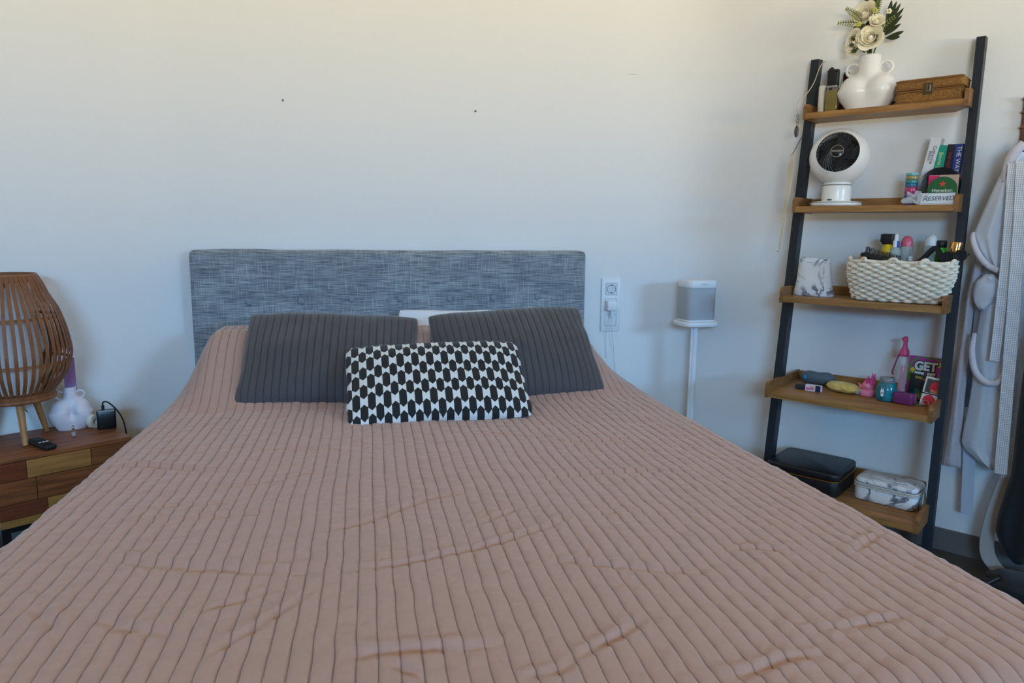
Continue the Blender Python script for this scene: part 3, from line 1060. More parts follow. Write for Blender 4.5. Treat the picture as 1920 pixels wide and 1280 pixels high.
# ------------------------------------------------------------------ wall outlets
def outlet(name, label, origin, rz, charger):
    t = thing(name, label, 'outlet', origin, rz)
    W, H = 0.092, 0.246
    obj('cover_plate', join(rbox(-W / 2, W / 2, -0.010, 0, -H / 2, H / 2, 0.003, 0.002),), M_WHITE, t, auto=50)
    for z in (0.072, 0.0, -0.072):
        obj('insert_gap', box(-0.0278, 0.0278, -0.0106, -0.009, z - 0.0278, z + 0.0278), mat('gap_grey', (120, 126, 134), 0.6), t)
        obj('insert_frame', box(-0.0265, 0.0265, -0.0115, -0.009, z - 0.0265, z + 0.0265, 0.0008, 1), mat('outlet_insert', (224, 226, 230), 0.4), t)
    sk_ = obj('socket', xf(lathe([(0.0215, 0), (0.0215, 0.0022), (0.019, 0.0022), (0.018, -0.006), (0.0, -0.006)], 32, False, False), (0, -0.0115, 0.072), (pi / 2, 0, 0)), mat('socket_grey', (150, 164, 174), 0.4), t, auto=40)
    for x in (-0.0095, 0.0095):
        obj('pin_hole', xf(cyl(0.0028, 0, 0.0015, 12), (x, -0.0072, 0.072), (pi / 2, 0, 0)), M_BLACK, sk_)
    for z in (0.072 - 0.017, 0.072 + 0.017):
        obj('earth_clip', box(-0.003, 0.003, -0.0135, -0.0105, z - 0.0025, z + 0.0025), M_BLACKM, sk_)
    return t


outlet('wall_outlet', 'white wall outlet plate beside the right end of the headboard', (1.113, 3.139, 0.862), 0, True)
ol = Vector((CL.x, CL.y, 0)) + Vector((dL.x, dL.y, 0)) * -0.432
outlet('wall_outlet', 'white wall outlet plate half hidden behind the bamboo lamp', (ol.x, ol.y, 0.848), TL, False)
cg = thing('phone_charger', 'white plug-in charger with thin white cable in the wall outlet', 'charger', (1.113, 3.127, 0.862))
obj('plug_body', rbox(-0.026, 0.022, -0.028, 0, -0.026, 0.019, 0.006, 0.003), M_WHITE, cg, auto=50)
obj('cable_head', box(-0.006, 0.006, -0.020, -0.010, -0.054, -0.026, 0.003), M_WHITE, cg)
obj('cable', tube([(0.0, -0.015, -0.05), (0.004, -0.012, -0.09), (0.010, -0.006, -0.15), (0.022, 0.0, -0.22), (0.032, 0.004, -0.30), (0.034, 0.004, -0.45), (0.05, 0.0, -0.7)], 0.0016, 6, sm=6), M_WHITE, cg, smooth=True)
obj('cable_loop', tube([(-0.002, -0.014, -0.05), (-0.015, -0.004, -0.09), (-0.018, 0.004, -0.16), (-0.012, 0.006, -0.25)], 0.0016, 6, sm=6), M_WHITE, cg, smooth=True)

# ------------------------------------------------------------------ speaker on stand
SPX, SPY = 1.428, 2.905
spk = thing('smart_speaker', 'white rounded box speaker with grey mesh front on the stand', 'speaker', (SPX, SPY, 0.812), radians(4))
obj('top_cap', rbox(-0.072, 0.072, -0.062, 0.062, 0.146, 0.179, 0.034, 0.004, 10), M_WHITE, spk, auto=50)
obj('mesh_grille', rbox(-0.0705, 0.0705, -0.0605, 0.0605, 0.008, 0.146, 0.033, 0.001, 10), mat('speaker_mesh', (176, 180, 186), 0.6, bump=(900, 0.3, (1, 1, 1))), spk, auto=50)
obj('bottom_cap', rbox(-0.072, 0.072, -0.062, 0.062, 0.0, 0.008, 0.034, 0.002, 10), M_WHITE, spk, auto=50)
text('lettering', 'SONOS', 0.010, mat('grey_print', (170, 172, 176), 0.5), spk, (0, -0.0622, 0.163), (pi / 2, 0, 0), space=1.15)
sst = thing('speaker_stand', 'slim white floor stand carrying the speaker', 'stand', (SPX, SPY, 0), radians(4))
obj('top_plate', rbox(-0.084, 0.084, -0.074, 0.074, 0.791, 0.811, 0.042, 0.004, 10), M_WHITE, sst, auto=50)
obj('pole', cyl(0.0135, 0.014, 0.792, 24), M_WHITE, sst, auto=50)
obj('cable_clip', box(-0.020, -0.0125, -0.004, 0.004, 0.05, 0.79), M_WHITE, sst)
obj('base_plate', rbox(-0.12, 0.12, -0.11, 0.11, 0, 0.014, 0.06, 0.003, 10), M_WHITE, sst, auto=50)

# ------------------------------------------------------------------ ladder shelf
lad = thing('ladder_shelf', 'leaning ladder shelf with black metal rails and five oak shelves', 'shelf', LP(-0.36, 0, 0), RZ)


def ll(u, v, z):
    """ladder local coordinates (origin at u=-0.36 on the wall)"""
    return (u + 0.36, -v, z)


def rail(u_top, u_bot, w, d):
    zt = 1.872
    L = []
    for z, u, v in ((0.0, u_bot, 0.315), (zt, u_top, 0.052)):
        L.append([ll(u, v, z), ll(u + w, v, z), ll(u + w, v - d, z + 0.003), ll(u, v - d, z + 0.003)])
    return loft(L)


obj('rail', rail(-0.660, -0.660, 0.030, 0.048), M_BLACKM, lad)
obj('rail', rail(-0.106, -0.071, 0.027, 0.048), M_BLACKM, lad)
SH = [(1.655, 0.155, -0.083 - 0.024), (1.300, 0.200, -0.098), (0.955, 0.275, -0.090), (0.592, 0.360, -0.083), (0.222, 0.430, -0.078)]


def lip(u0, u1, v0, v1, z0, z1, r=0.02):
    """side lip with rounded upper front corner, as a prism across u"""
    pts = [(-v0, z0), (-v1, z0)]
    c = (-v1 + r, z1 - r)
    pts += [(c[0] - r * cos(a), c[1] + r * sin(a)) for a in [pi / 2 * i / 6 for i in range(7)]]
    pts += [(-v0, z1)]
    n = len(pts)
    V = [(u0 + 0.36, y, z) for y, z in pts] + [(u1 + 0.36, y, z) for y, z in pts]
    F = [tuple(range(n)), tuple(reversed(range(n, 2 * n)))] + [(i, (i + 1) % n, (i + 1) % n + n, i + n)[::-1] for i in range(n)]
    return V, F


for z, vf_, ur in SH:
    ul = -0.629
    pl_ = [(ul + 0.36, -vf_), (ur + 0.36, -vf_), (ur + 0.36, -vf_ * 0.55), (ur + 0.315, -0.006), (ul + 0.36, -0.006)]
    sh = obj('shelf', loft([[(x, y, z - 0.022) for x, y in pl_], [(x, y, z) for x, y in pl_]]), M_OAK, lad)
    nst = max(2, int(vf_ / 0.075))
    obj('side_lip', lip(ul - 0.012, ul, 0.006, vf_ + 0.002, z - 0.024, z + 0.036), M_OAK2, sh)
    obj('side_lip', lip(ur, ur + 0.014, vf_ * 0.55, vf_ + 0.002, z - 0.024, z + 0.036), M_OAK2, sh)
    obj('back_lip', box(ul + 0.36, ur + 0.315, -0.018, -0.006, z, z + 0.034, 0.001, 1), M_OAK, sh)
for uu in (-0.6455, -0.092):
    obj('wall_bracket', box(uu - 0.008 + 0.36, uu + 0.008 + 0.36, -0.008, 0.0, 1.80, 1.815), M_BLACKM, lad)

Z1, Z2, Z3, Z4, Z5 = [q[0] + 0.0006 for q in SH]


def lt(name, label, cat, u, v, z, rz=0.0, group=None):
    return thing(name, label, cat, LP(u, v, z), RZ + rz, group)


# ------------------------------------------------------------------ shelf 1
t = lt('candle', 'plain white pillar candle beside the perfume bottle on the top shelf', 'candle', -0.596, 0.075, Z1)
obj('wax', lathe([(0.017, 0), (0.0175, 0.002), (0.0175, 0.104), (0.016, 0.107), (0.004, 0.105)], 24), mat('candle_wax', (222, 218, 206), 0.5), t, auto=50)
obj('wick', cyl(0.001, 0.104, 0.114, 6), M_BLACK, t)
t = lt('perfume_bottle', 'square glass perfume bottle with pale gold liquid and black cap on the top shelf', 'perfume', -0.556, 0.098, Z1, radians(4))
obj('glass', rbox(-0.023, 0.023, -0.014, 0.014, 0, 0.092, 0.003, 0.002), M_GLASS, t, auto=50)
obj('liquid', rbox(-0.0205, 0.0205, -0.0115, 0.0115, 0.004, 0.082, 0.002, 0.001), mat('gold_perfume', (214, 188, 104), 0.15, trans=0.35), t, auto=50)
obj('collar', rbox(-0.019, 0.019, -0.012, 0.012, 0.092, 0.100, 0.004, 0.001), mat('silver', (176, 176, 178), 0.35, 0.8), t)
obj('cap', rbox(-0.0205, 0.0205, -0.013, 0.013, 0.100, 0.158, 0.006, 0.003), M_BLACK, t, auto=50)
M_BRH = mat('brush_hair', (58, 26, 30), 0.9)
M_BRW = mat('brush_handle', (92, 44, 34), 0.4)
for k, (u, v, z, tl) in enumerate(((-0.566, 0.048, 0.148, -3), (-0.540, 0.046, 0.128, 8), (-0.536, 0.052, 0.085, 14))):
    t = lt('makeup_brush', ('tall makeup brush with dark bristles rising behind the perfume cap', 'makeup brush with dark bristles tilted towards the vase', 'shortest makeup brush, between perfume bottle and vase')[k], 'brush', u - 0.005, v, Z1, 0, 'makeup brushes on the top shelf')
    t.rotation_euler = (0, radians(tl), RZ)
    obj('handle', tube([(0, 0, 0.0), (0, 0, z - 0.03)], [0.0035, 0.005], 10), M_BRW, t, smooth=True)
    obj('ferrule', cyl(0.0065, z - 0.03, z - 0.014, 14), mat('silver', (176, 176, 178), 0.35, 0.8), t, auto=50)
    obj('bristles', lathe([(0.006, z - 0.014), (0.0105, z + 0.004), (0.0115, z + 0.016), (0.009, z + 0.026), (0.003, z + 0.031)], 16), M_BRH, t, smooth=True)

make_vase('hip_vase', 'white rounded body-shaped vase with ring handles holding flowers, on the top shelf', LP(-0.434, 0.085, Z1), RZ + radians(6), 0.196, 0.118, 0.125, 0.037, 0.070, 0.545, 0.05, 0.0225, 0.148)

# flowers
M_PETAL = mat('cream_petal', (246, 238, 212), 0.7, sheen=0.2)
M_LEAF = mat('leaf_green', (84, 96, 38), 0.6, noise=((54, 66, 26), 20, (1, 1, 1)))
M_LEAFD = mat('leaf_dark', (62, 74, 44), 0.6)
M_STEM = mat('stem_green', (70, 84, 34), 0.6)
M_FERN = mat('fern_green', (138, 142, 84), 0.7)


def petal_mesh(R, phi, span, flare, rnd):
    """shell patch of a cup: pole at the bottom, rim flared outwards and slightly frilled"""
    w0 = rnd.uniform(0, 6)

    def fn(a, b):
        x = a * 2 - 1
        be = b * (1 - 0.16 * x ** 4)
        ph = max(0.12, be) * phi
        r = R * sin(ph) + flare * be ** 4 + 0.04 * R * be * sin(3 * x + w0)
        z = R * (1 - cos(ph)) - 0.35 * flare * be ** 5
        th = x * span * (0.75 + 0.25 * be)
        return (r * sin(th), -r * cos(th), z)
    return grid(fn, 8, 8)


def rose(name, label, base, center, size, face, rz=0):
    """stem from the vase mouth, bloom at centre opening towards 'face'"""
    t = thing(name, label, 'flower', base, 0, 'white roses in the vase')
    c = Vector(center) - Vector(base)
    q = Vector(face).normalized().to_track_quat('Z', 'Y').to_matrix().to_4x4()
    parts = []
    rnd = random.Random(int(size * 1e5) + int(center[2] * 1000))
    for n, R, phi, span, flare in ((3, 0.26, 2.25, 1.25, 0.0), (3, 0.36, 2.0, 1.15, 0.02), (5, 0.48, 1.75, 0.80, 0.10), (5, 0.58, 1.6, 0.80, 0.18), (6, 0.64, 1.42, 0.70, 0.32)):
        o0 = rnd.uniform(0, 6)
        for k in range(n):
            pm = petal_mesh(R * size, phi + rnd.uniform(-0.1, 0.1), span, flare * size * rnd.uniform(0.8, 1.25), rnd)
            parts.append(xf(pm, (0, 0, -0.45 * size), (0, 0, o0 + 2 * pi * k / n + rnd.uniform(-0.1, 0.1))))
    parts.append(ellipsoid(size * 0.2, size * 0.2, size * 0.26, 10, 6, (0, 0, -size * 0.2)))
    v, f = join(*parts)
    M = Matrix.Translation(c) @ q
    obj('bloom', ([tuple(M @ Vector(p)) for p in v], f), M_PETAL, t, smooth=True)
    fv = Vector(face).normalized()
    obj('calyx', ([tuple(M @ Vector(p)) for p in ellipsoid(size * 0.25, size * 0.25, size * 0.28, 12, 8, (0, 0, -size * 0.4))[0]], ellipsoid(size * 0.25, size * 0.25, size * 0.28, 12, 8)[1]), M_LEAFD, t, smooth=True)
    obj('stem', tube([(0, 0, -0.02), c * 0.45 - fv * size * 0.4, c - fv * size * 0.5], 0.0025, 6, sm=6), M_STEM, t, smooth=True)
    return t


def leaf(l, w, bend=0.2, n=10):
    def fn(a, b):
        ww = w * (sin(pi * min(1, 0.03 + 0.97 * b)) ** 0.75)
        x = (a - 0.5) * ww
        return (x, -bend * l * b * b + abs(a - 0.5) * ww * 0.3, l * b)
    v, f = grid(fn, 4, n)
    m = len(v)
    v2 = [(p[0], p[1] + 0.0006, p[2]) for p in v]
    return v + v2, f + [tuple(reversed([i + m for i in q])) for q in f]


def put(vf, p, d, roll=0.0, nrm=None):
    """place a local +Z shape at p pointing along d; its -y side faces nrm"""
    d = Vector(d).normalized()
    nrm = Vector(nrm) if nrm is not None else Vector((EV.x, EV.y, 0))
    yv = -(nrm - d * nrm.dot(d)).normalized()
    xv = yv.cross(d)
    M = Matrix((xv, yv, d)).transposed().to_4x4()
    M = Matrix.Translation(p) @ M @ Matrix.Rotation(roll, 4, 'Z')
    return [tuple(M @ Vector(q)) for q in vf[0]], vf[1]


mouth = LP(-0.434, 0.085, Z1 + 0.185)


def du(u, z, v=0.0):
    return EU * u + EV * v + Vector((0, 0, z))


rose('rose', 'large white rose highest in the bouquet', mouth, LP(-0.464, 0.112, 2.000), 0.050, du(-0.25, 0.35, 0.9))
rose('rose', 'small white rosebud on the right of the bouquet', mouth, LP(-0.410, 0.130, 1.962), 0.031, du(0.35, 0.5, 0.75))
rose('rose', 'drooping white rose at the lower left of the bouquet', mouth, LP(-0.490, 0.118, 1.900), 0.050, du(-0.6, -0.05, 0.8))
rose('rose', 'wide white rose just above the vase mouth', mouth, LP(-0.428, 0.130, 1.908), 0.052, du(0.15, 0.25, 0.95))
for k, (u, z, n_, l_, w_, lab) in enumerate((( -0.452, 1.900, 8, 0.055, 0.026, 'cluster of dark green leaves at the vase mouth under the roses'), (-0.462, 1.945, 6, 0.045, 0.024, 'cluster of small green leaves in the middle of the bouquet'), (-0.447, 2.035, 6, 0.045, 0.026, 'cluster of olive green leaves at the top of the bouquet'))):
    t = thing('leaf_sprig', lab, 'leaves', mouth, 0, 'leafy sprigs in the bouquet')
    c = LP(u, (0.105, 0.085, 0.07)[k], z) - mouth
    obj('stem', tube([(0, 0, -0.02), c * 0.5 + Vector((0.003, 0, 0)), c], 0.002, 6, sm=5), M_STEM, t)
    rnd = random.Random(k)
    for j in range(n_):
        a = 2 * pi * j / n_ + rnd.uniform(-0.3, 0.3)
        d = du(cos(a), sin(a) * 0.9 + (-0.35 if k == 0 else 0.1), rnd.uniform(-0.1, 0.35))
        obj('leaf', put(leaf(l_ * rnd.uniform(0.8, 1.1), w_), c, d), (M_LEAF, M_LEAFD, M_LEAF)[j % 3], t, smooth=True)
# palm leaf with long fingers on the right
t = thing('palm_leaf', 'dark green split palm leaf fanning out on the right of the bouquet', 'leaf', mouth, 0)
c0 = LP(-0.405, 0.065, 1.93) - mouth
obj('stem', tube([(0, 0, -0.03), c0 * 0.5, c0, LP(-0.375, 0.06, 2.02) - mouth], 0.0025, 6, sm=6), M_STEM, t)
for k, (a, l_) in enumerate(((22, 0.075), (33, 0.085), (40, 0.095), (50, 0.09), (60, 0.08), (74, 0.07), (8, 0.07), (-8, 0.055))):
    b0 = c0 + du(0.004 * k * 0.5, 0.010 * k - 0.01 if k < 6 else -0.02)
    obj('leaf_finger', put(leaf(l_, 0.016, 0.1), b0, du(cos(radians(a)), sin(radians(a)), 0.25)), M_LEAFD, t, smooth=True)
# pale fern sprigs on the left
for k, (tip, st, lab) in enumerate((((-0.548, 1.975), (-0.47, 1.965), 'pale green fern sprig pointing straight left out of the bouquet'), ((-0.522, 2.022), (-0.475, 1.985), 'short feathery fern sprig above left of the bouquet'), ((-0.405, 2.045), (-0.425, 1.985), 'feathery green fern sprig rising at the top of the bouquet'), ((-0.352, 1.965), (-0.42, 1.925), 'speckled green fern sprig pointing right out of the bouquet'))):
    t = thing('fern_sprig', lab, 'fern', mouth, 0, 'fern sprigs in the bouquet')
    a = LP(st[0], 0.11, st[1]) - mouth; b_ = LP(tip[0], 0.125, tip[1]) - mouth
    obj('stem', tube([(0, 0, -0.02), a * 0.6, a, b_], 0.0012, 5, sm=5), M_STEM, t)
    d = (b_ - a)
    pr_ = d.normalized().cross(Vector((EV.x, EV.y, 0)))
    for j in range(9):
        p = a + d * ((j + 0.5) / 9)
        ln = 0.020 * (1 - 0.07 * j)
        for sg in (-1, 1):
            obj('leaflet', put(leaf(ln, 0.0045, 0.05, 4), p, d.normalized() * 0.6 + pr_ * sg), M_FERN, t)
for k, (u, z) in enumerate(((-0.372, 1.985), (-0.418, 1.995), (-0.470, 1.957))):
    t = thing('filler_flower', ('tiny white blossom on the palm leaf', 'tiny yellow-green blossom cluster beside the top rose', 'tiny yellow-green blossom cluster below the top rose')[k], 'flower', mouth, 0, 'tiny filler blossoms')
    c = LP(u, 0.13, z) - mouth
    obj('stem', tube([(0, 0, -0.02), c * 0.5, c], 0.0011, 5, sm=4), M_STEM, t)
    obj('petals', join(*[ellipsoid(0.0045, 0.0045, 0.004, 8, 6, tuple(c + du(0.006 * cos(q * 1.3), 0.006 * sin(q * 1.3), 0.002))) for q in range(5)]), (M_PETAL, mat('lime_blossom', (196, 200, 96), 0.7), MATS['lime_blossom'] if 'lime_blossom' in MATS else M_PETAL)[k], t, smooth=True)

# wicker box
M_WICK = mat('wicker', (160, 112, 46), 0.6)
nt, b = nodes(M_WICK)
tc = nt.nodes.new('ShaderNodeTexCoord')
wv = nt.nodes.new('ShaderNodeTexBrick')
wv.inputs['Scale'].default_value = 95
wv.inputs['Color1'].default_value = lin((178, 128, 54)) + (1,); wv.inputs['Color2'].default_value = lin((132, 86, 34)) + (1,); wv.inputs['Mortar'].default_value = lin((74, 44, 20)) + (1,)
wv.inputs['Mortar Size'].default_value = 0.03
mp = nt.nodes.new('ShaderNodeMapping'); mp.inputs['Rotation'].default_value = (pi / 2, 0, 0)
nt.links.new(tc.outputs['Object'], mp.inputs[0]); nt.links.new(mp.outputs[0], wv.inputs['Vector']); nt.links.new(wv.outputs['Color'], b.inputs['Base Color'])
bp = nt.nodes.new('ShaderNodeBump'); bp.inputs['Strength'].default_value = 0.5; bp.inputs['Distance'].default_value = 0.003
nt.links.new(wv.outputs['Fac'], bp.inputs['Height']); bp.invert = True; nt.links.new(bp.outputs[0], b.inputs['Normal'])
t = lt('wicker_box', 'small brown wicker box with a metal latch on the top shelf', 'box', -0.218, 0.082, Z1, radians(-1))
obj('body', rbox(-0.106, 0.102, -0.055, 0.055, 0, 0.044, 0.010, 0.003), M_WICK, t, auto=50)
ld = obj('lid', rbox(-0.108, 0.104, -0.057, 0.057, 0.046, 0.084, 0.011, 0.008), M_WICK, t, auto=50)
for z in (0.004, 0.041, 0.049, 0.077):
    e = [(x, y, z) for x, y in ((-0.106, -0.057), (0.102, -0.057), (0.1035, 0.056), (-0.1075, 0.056))]
    obj('rim_cane', tube(e, 0.0032, 6, closed=True), mat('cane_rim', (120, 78, 36), 0.6), ld if z > 0.045 else t, auto=60)
lt_ = obj('latch', box(-0.017, 0.013, -0.0605, -0.055, 0.028, 0.066, 0.001, 1), mat('aged_brass', (92, 82, 60), 0.4, 0.7), t)
obj('latch_slot', box(-0.009, 0.005, -0.063, -0.0605, 0.036, 0.058, 0.001, 1), mat('aged_brass_light', (138, 124, 92), 0.35, 0.7), lt_)
obj('latch_pin', box(-0.003, 0.0, -0.065, -0.063, 0.04, 0.056), M_BLACK, lt_)

# necklace / cords on the left rail
M_CORD = mat('beige_cord', (206, 190, 164), 0.8)
t = lt('pendant_necklace', 'thin cord with a dark oval pendant hung over the left rail top', 'necklace', -0.645, 0.10, 1.60)
obj('cord', tube([(0.036, 0.054, 0.262), (0.030, 0.020, 0.235), (0.018, -0.005, 0.17), (0.002, -0.045, 0.12), (-0.012, -0.062, 0.105), (-0.0205, -0.058, 0.085), (-0.020, -0.045, 0.055)], 0.0016, 6, sm=6), M_CORD, t, smooth=True)
for k in range(4):
    obj('chain_link', xf(torus(0.005, 0.0009, 14, 5), (-0.020 + 0.002 * (k % 2), -0.045, 0.05 - 0.010 * k), (pi / 2, 0, radians(50 * (k % 2)))), mat('dark_chain', (72, 60, 58), 0.4, 0.6), t)
obj('pendant', ellipsoid(0.0095, 0.004, 0.023, 16, 10, (-0.020, -0.045, -0.010)), mat('pendant_stone', (86, 70, 72), 0.3), t, smooth=True)
t = lt('macrame_cord', 'bundle of beige knotted cords hanging down the left rail', 'cord', -0.672, 0.17, 1.15)
obj('knot', ellipsoid(0.008, 0.006, 0.006, 12, 8, (-0.003, 0.02, 0.352)), M_CORD, t, smooth=True)
obj('hanger', tube([(0.018, 0.055, 0.42), (0.010, 0.02, 0.375), (-0.002, 0.02, 0.352)], 0.0014, 6, sm=5), mat('dark_chain', (72, 60, 58), 0.4, 0.6), t)
for k in range(5):
    dx = -0.010 + 0.0042 * k
    e = 0.10 if k in (0, 3) else -0.03
    pts = [(-0.003, 0.02, 0.352), (dx, 0.012, 0.30), (dx * 0.9 + 0.002 * sin(k), -0.002, 0.2), (dx * 0.6 - 0.003, -0.02, 0.1)]
    if e < 0:
        pts += [(dx * 0.5 - 0.004, -0.045, e + 0.01)]
    obj('strand', tube(pts, 0.0022, 6, sm=6), M_CORD, t, smooth=True)
obj('tassel_knot', ellipsoid(0.006, 0.005, 0.006, 12, 8, (-0.005, -0.048, -0.022)), M_CORD, t, smooth=True)

# ------------------------------------------------------------------ shelf 2
FW = mat('fan_white', (236, 232, 226), 0.32, coat=0.2)
t = lt('desk_fan', 'white ball-shaped desk fan with black grille on the second shelf', 'fan', -0.508, 0.112, Z2)
obj('foot', lathe([(0.087, 0.0), (0.0915, 0.004), (0.0915, 0.012), (0.089, 0.016), (0.06, 0.020)], 48), FW, t, auto=50)
obj('foot_ring', torus(0.0905, 0.0012, 48, 6, (0, 0, 0.0135)), M_BLACKM, t)
obj('neck', lathe([(0.052, 0.016), (0.0525, 0.060), (0.050, 0.080), (0.045, 0.094)], 40), FW, t, auto=50)
obj('neck_gap', torus(0.0495, 0.002, 40, 6, (0, 0, 0.080)), mat('warm_grey', (120, 112, 108), 0.5), t)
obj('display', box(-0.016, 0.000, -0.0545, -0.050, 0.022, 0.026), M_BLACK, t)
fh = bpy.data.objects.new('x', None); bpy.data.objects.remove(fh)
# head: sphere truncated in the facing direction
fpos = LP(-0.508, 0.112, Z2 + 0.185)
tov = (Vector((0.0, 0.0, 1.2)) - fpos).normalized()      # turned towards the bed, tipped slightly up
sidev = Vector((0, 0, 1)).cross(tov).normalized()
face = Matrix.Rotation(-RZ, 3, 'Z') @ (tov * 0.94 - sidev * 0.10 + Vector((0, 0, 0.27))).normalized()
FM = Matrix.Translation((0, 0, 0.185)) @ face.to_track_quat('Z', 'Y').to_matrix().to_4x4()
RB = 0.106


def fx(vf):
    return [tuple(FM @ Vector(p)) for p in vf[0]], vf[1]


ph0 = radians(55)
prof_h = [(RB * cos(-pi / 2 + 0.05), RB * sin(-pi / 2 + 0.05))]
for k in range(1, 28):
    ph = -pi / 2 + 0.05 + (ph0 - radians(16) + pi / 2) * k / 27
    prof_h.append((RB * cos(ph), RB * sin(ph)))
zr = prof_h[-1][1]; rr_ = prof_h[-1][0]
prof_h += [(rr_ - 0.003, zr + 0.003), (rr_ - 0.005, zr - 0.004), (rr_ - 0.007, zr - 0.05)]
head = obj('fan_head', fx(lathe(prof_h, 56, True, False)), FW, t, auto=40)
GR = mat('grille_black', (20, 21, 24), 0.35)
R0 = rr_ - 0.006
obj('fan_cavity', fx(cyl(R0 - 0.0005, zr - 0.05, zr - 0.047, 48)), mat('fan_inside', (12, 12, 13), 0.6), head)
# curved grille ribs
rib_me = None


def rib():
    pts = []
    for k in range(9):
        f_ = k / 8
        r_ = 0.020 + (R0 - 0.022) * f_
        a_ = 0.9 * f_ ** 0.8
        pts.append((r_ * cos(a_), r_ * sin(a_), zr + 0.010 - 0.012 * f_ ** 2))
    return tube(pts, 0.0015, 5)


for k in range(36):
    a_ = 2 * pi * k / 36
    if rib_me is None:
        o = obj('grille_rib', rib(), GR, head); rib_me = o.data
    else:
        o = obj('grille_rib', rib_me, None, head)
    o.matrix_local = FM @ Matrix.Rotation(a_, 4, 'Z')
for rr2 in (R0 * 0.995, R0 * 0.72, R0 * 0.48):
    obj('grille_ring', fx(torus(rr2, 0.0016, 48, 6, (0, 0, zr + 0.010 - 0.012 * ((rr2 - 0.02) / (R0 - 0.022)) ** 2))), GR, head)
for k in range(5):
    bl = grid(lambda a, b: (0.02 + 0.052 * b, (a - 0.5) * (0.03 + 0.02 * b), zr - 0.025 + 0.018 * (a - 0.5)), 4, 4)
    n_ = len(bl[0])
    bl = (bl[0] + [(p[0], p[1], p[2] - 0.0015) for p in bl[0]], bl[1] + [tuple(i + n_ for i in q)[::-1] for q in bl[1]])
    obj('fan_blade', fx(xf(bl, (0, 0, 0), (0, 0, k * 2 * pi / 5))), mat('blade_grey', (72, 74, 78), 0.25, alpha=1), head)
hbz = zr + 0.012
hub = obj('hub', fx(lathe([(0.0225, hbz - 0.006), (0.0225, hbz - 0.001), (0.02, hbz + 0.0008), (0.004, hbz + 0.0012)], 36)), mat('hub_black', (26, 27, 30), 0.15), head, auto=50)
obj('hub_ring', fx(torus(0.0222, 0.0011, 40, 6, (0, 0, hbz))), mat('chrome', (200, 200, 204), 0.15, 1.0), hub)
tx = text('lettering', 'WOOZOO', 0.0078, mat('logo_white', (214, 206, 200), 0.4), hub, (0, 0, 0), (0, 0, 0), space=1.05)
upl = Vector((0, 0, 1)) - face * face.z
upl.normalize()
xl = upl.cross(face)
tx.matrix_local = Matrix.Translation(FM @ Vector((0, 0, hbz + 0.0015))) @ Matrix((xl, upl, face)).transposed().to_4x4()

# washi tape stack
t = lt('washi_tape_stack', 'upright tube of stacked coloured tapes, teal gold purple and blue, on the second shelf', 'tape', -0.247, 0.135, Z2)
for k, (c, h_) in enumerate((((72, 60, 130), 0.022), ((84, 60, 128), 0.020), ((176, 58, 104), 0.022), ((48, 104, 140), 0.012), ((44, 128, 134), 0.014), ((152, 138, 84), 0.014), ((96, 176, 186), 0.010))):
    z0 = sum((0.022, 0.020, 0.022, 0.012, 0.014, 0.014, 0.010)[:k])
    obj('tape', cyl(0.0205, z0 + 0.0003, z0 + h_ - 0.0003, 28, 0.0008), mat('tape_%d' % k, c, 0.2, coat=0.5), t, auto=50)

# books


def book(name, label, u, v, tilt, wd, h, dp, cover, pages=True, yaw=0.0):
    t = thing(name, label, 'book', LP(u, v, Z2), RZ + yaw, 'books on the second shelf')
    t.rotation_euler = (0, tilt, RZ + yaw)
    cv = join(box(0, wd, 0, 0.0025, 0, h, 0.0008, 1), box(0, 0.0022, 0.0025, dp, 0, h), box(wd - 0.0022, wd, 0.0025, dp, 0, h))
    obj('cover', cv, cover, t)
    obj('pages', box(0.0024, wd - 0.0024, 0.003, dp - 0.003, 0.003, h - 0.003), mat('paper', (228, 220, 204), 0.8), t)
    return t


CB = [mat('book_white', (214, 214, 216), 0.45), mat('book_green', (24, 150, 126), 0.4), mat('book_black', (34, 28, 34), 0.45), mat('book_blue', (38, 58, 138), 0.4)]
TXW = mat('text_white', (226, 228, 226), 0.5); TXB = mat('text_dark', (66, 62, 66), 0.5); TXY = mat('text_yellow', (214, 222, 140), 0.5); TXR = mat('text_red', (150, 46, 66), 0.5)
SPR = (pi / 2, pi / 2, 0)


def spine(t, body, size, m, x, z, align='CENTER', sx=1.0):
    return text('lettering', body, size, m, t, (x, -0.0004, z), SPR, align=align, sx=sx)


t = book('book', 'tall white book with rounded spine leaning to the right on the green book', -0.2485, 0.085, radians(9.5), 0.033, 0.245, 0.062, CB[0])
spine(t, 'Catherine', 0.016, TXB, 0.021, 0.185); spine(t, 'Belton', 0.013, TXB, 0.011, 0.180)
t = book('book', 'green book with yellow lettering between the white and black books', -0.2045, 0.08, radians(4.5), 0.033, 0.213, 0.058, CB[1])
spine(t, 'Emma J.', 0.018, TXY, 0.017, 0.160)
t = book('book', 'thin black book with red lettering between the green and blue books', -0.1675, 0.078, radians(3.5), 0.024, 0.214, 0.056, CB[2])
spine(t, 'THE HOUSE', 0.0145, TXR, 0.010, 0.150)
t = book('book', 'blue book whose spine reads THE WAY, rightmost on the second shelf', -0.1395, 0.082, radians(2.0), 0.030, 0.213, 0.055, CB[3])
spine(t, 'THE WAY I', 0.020, TXW, 0.015, 0.205, align='LEFT')

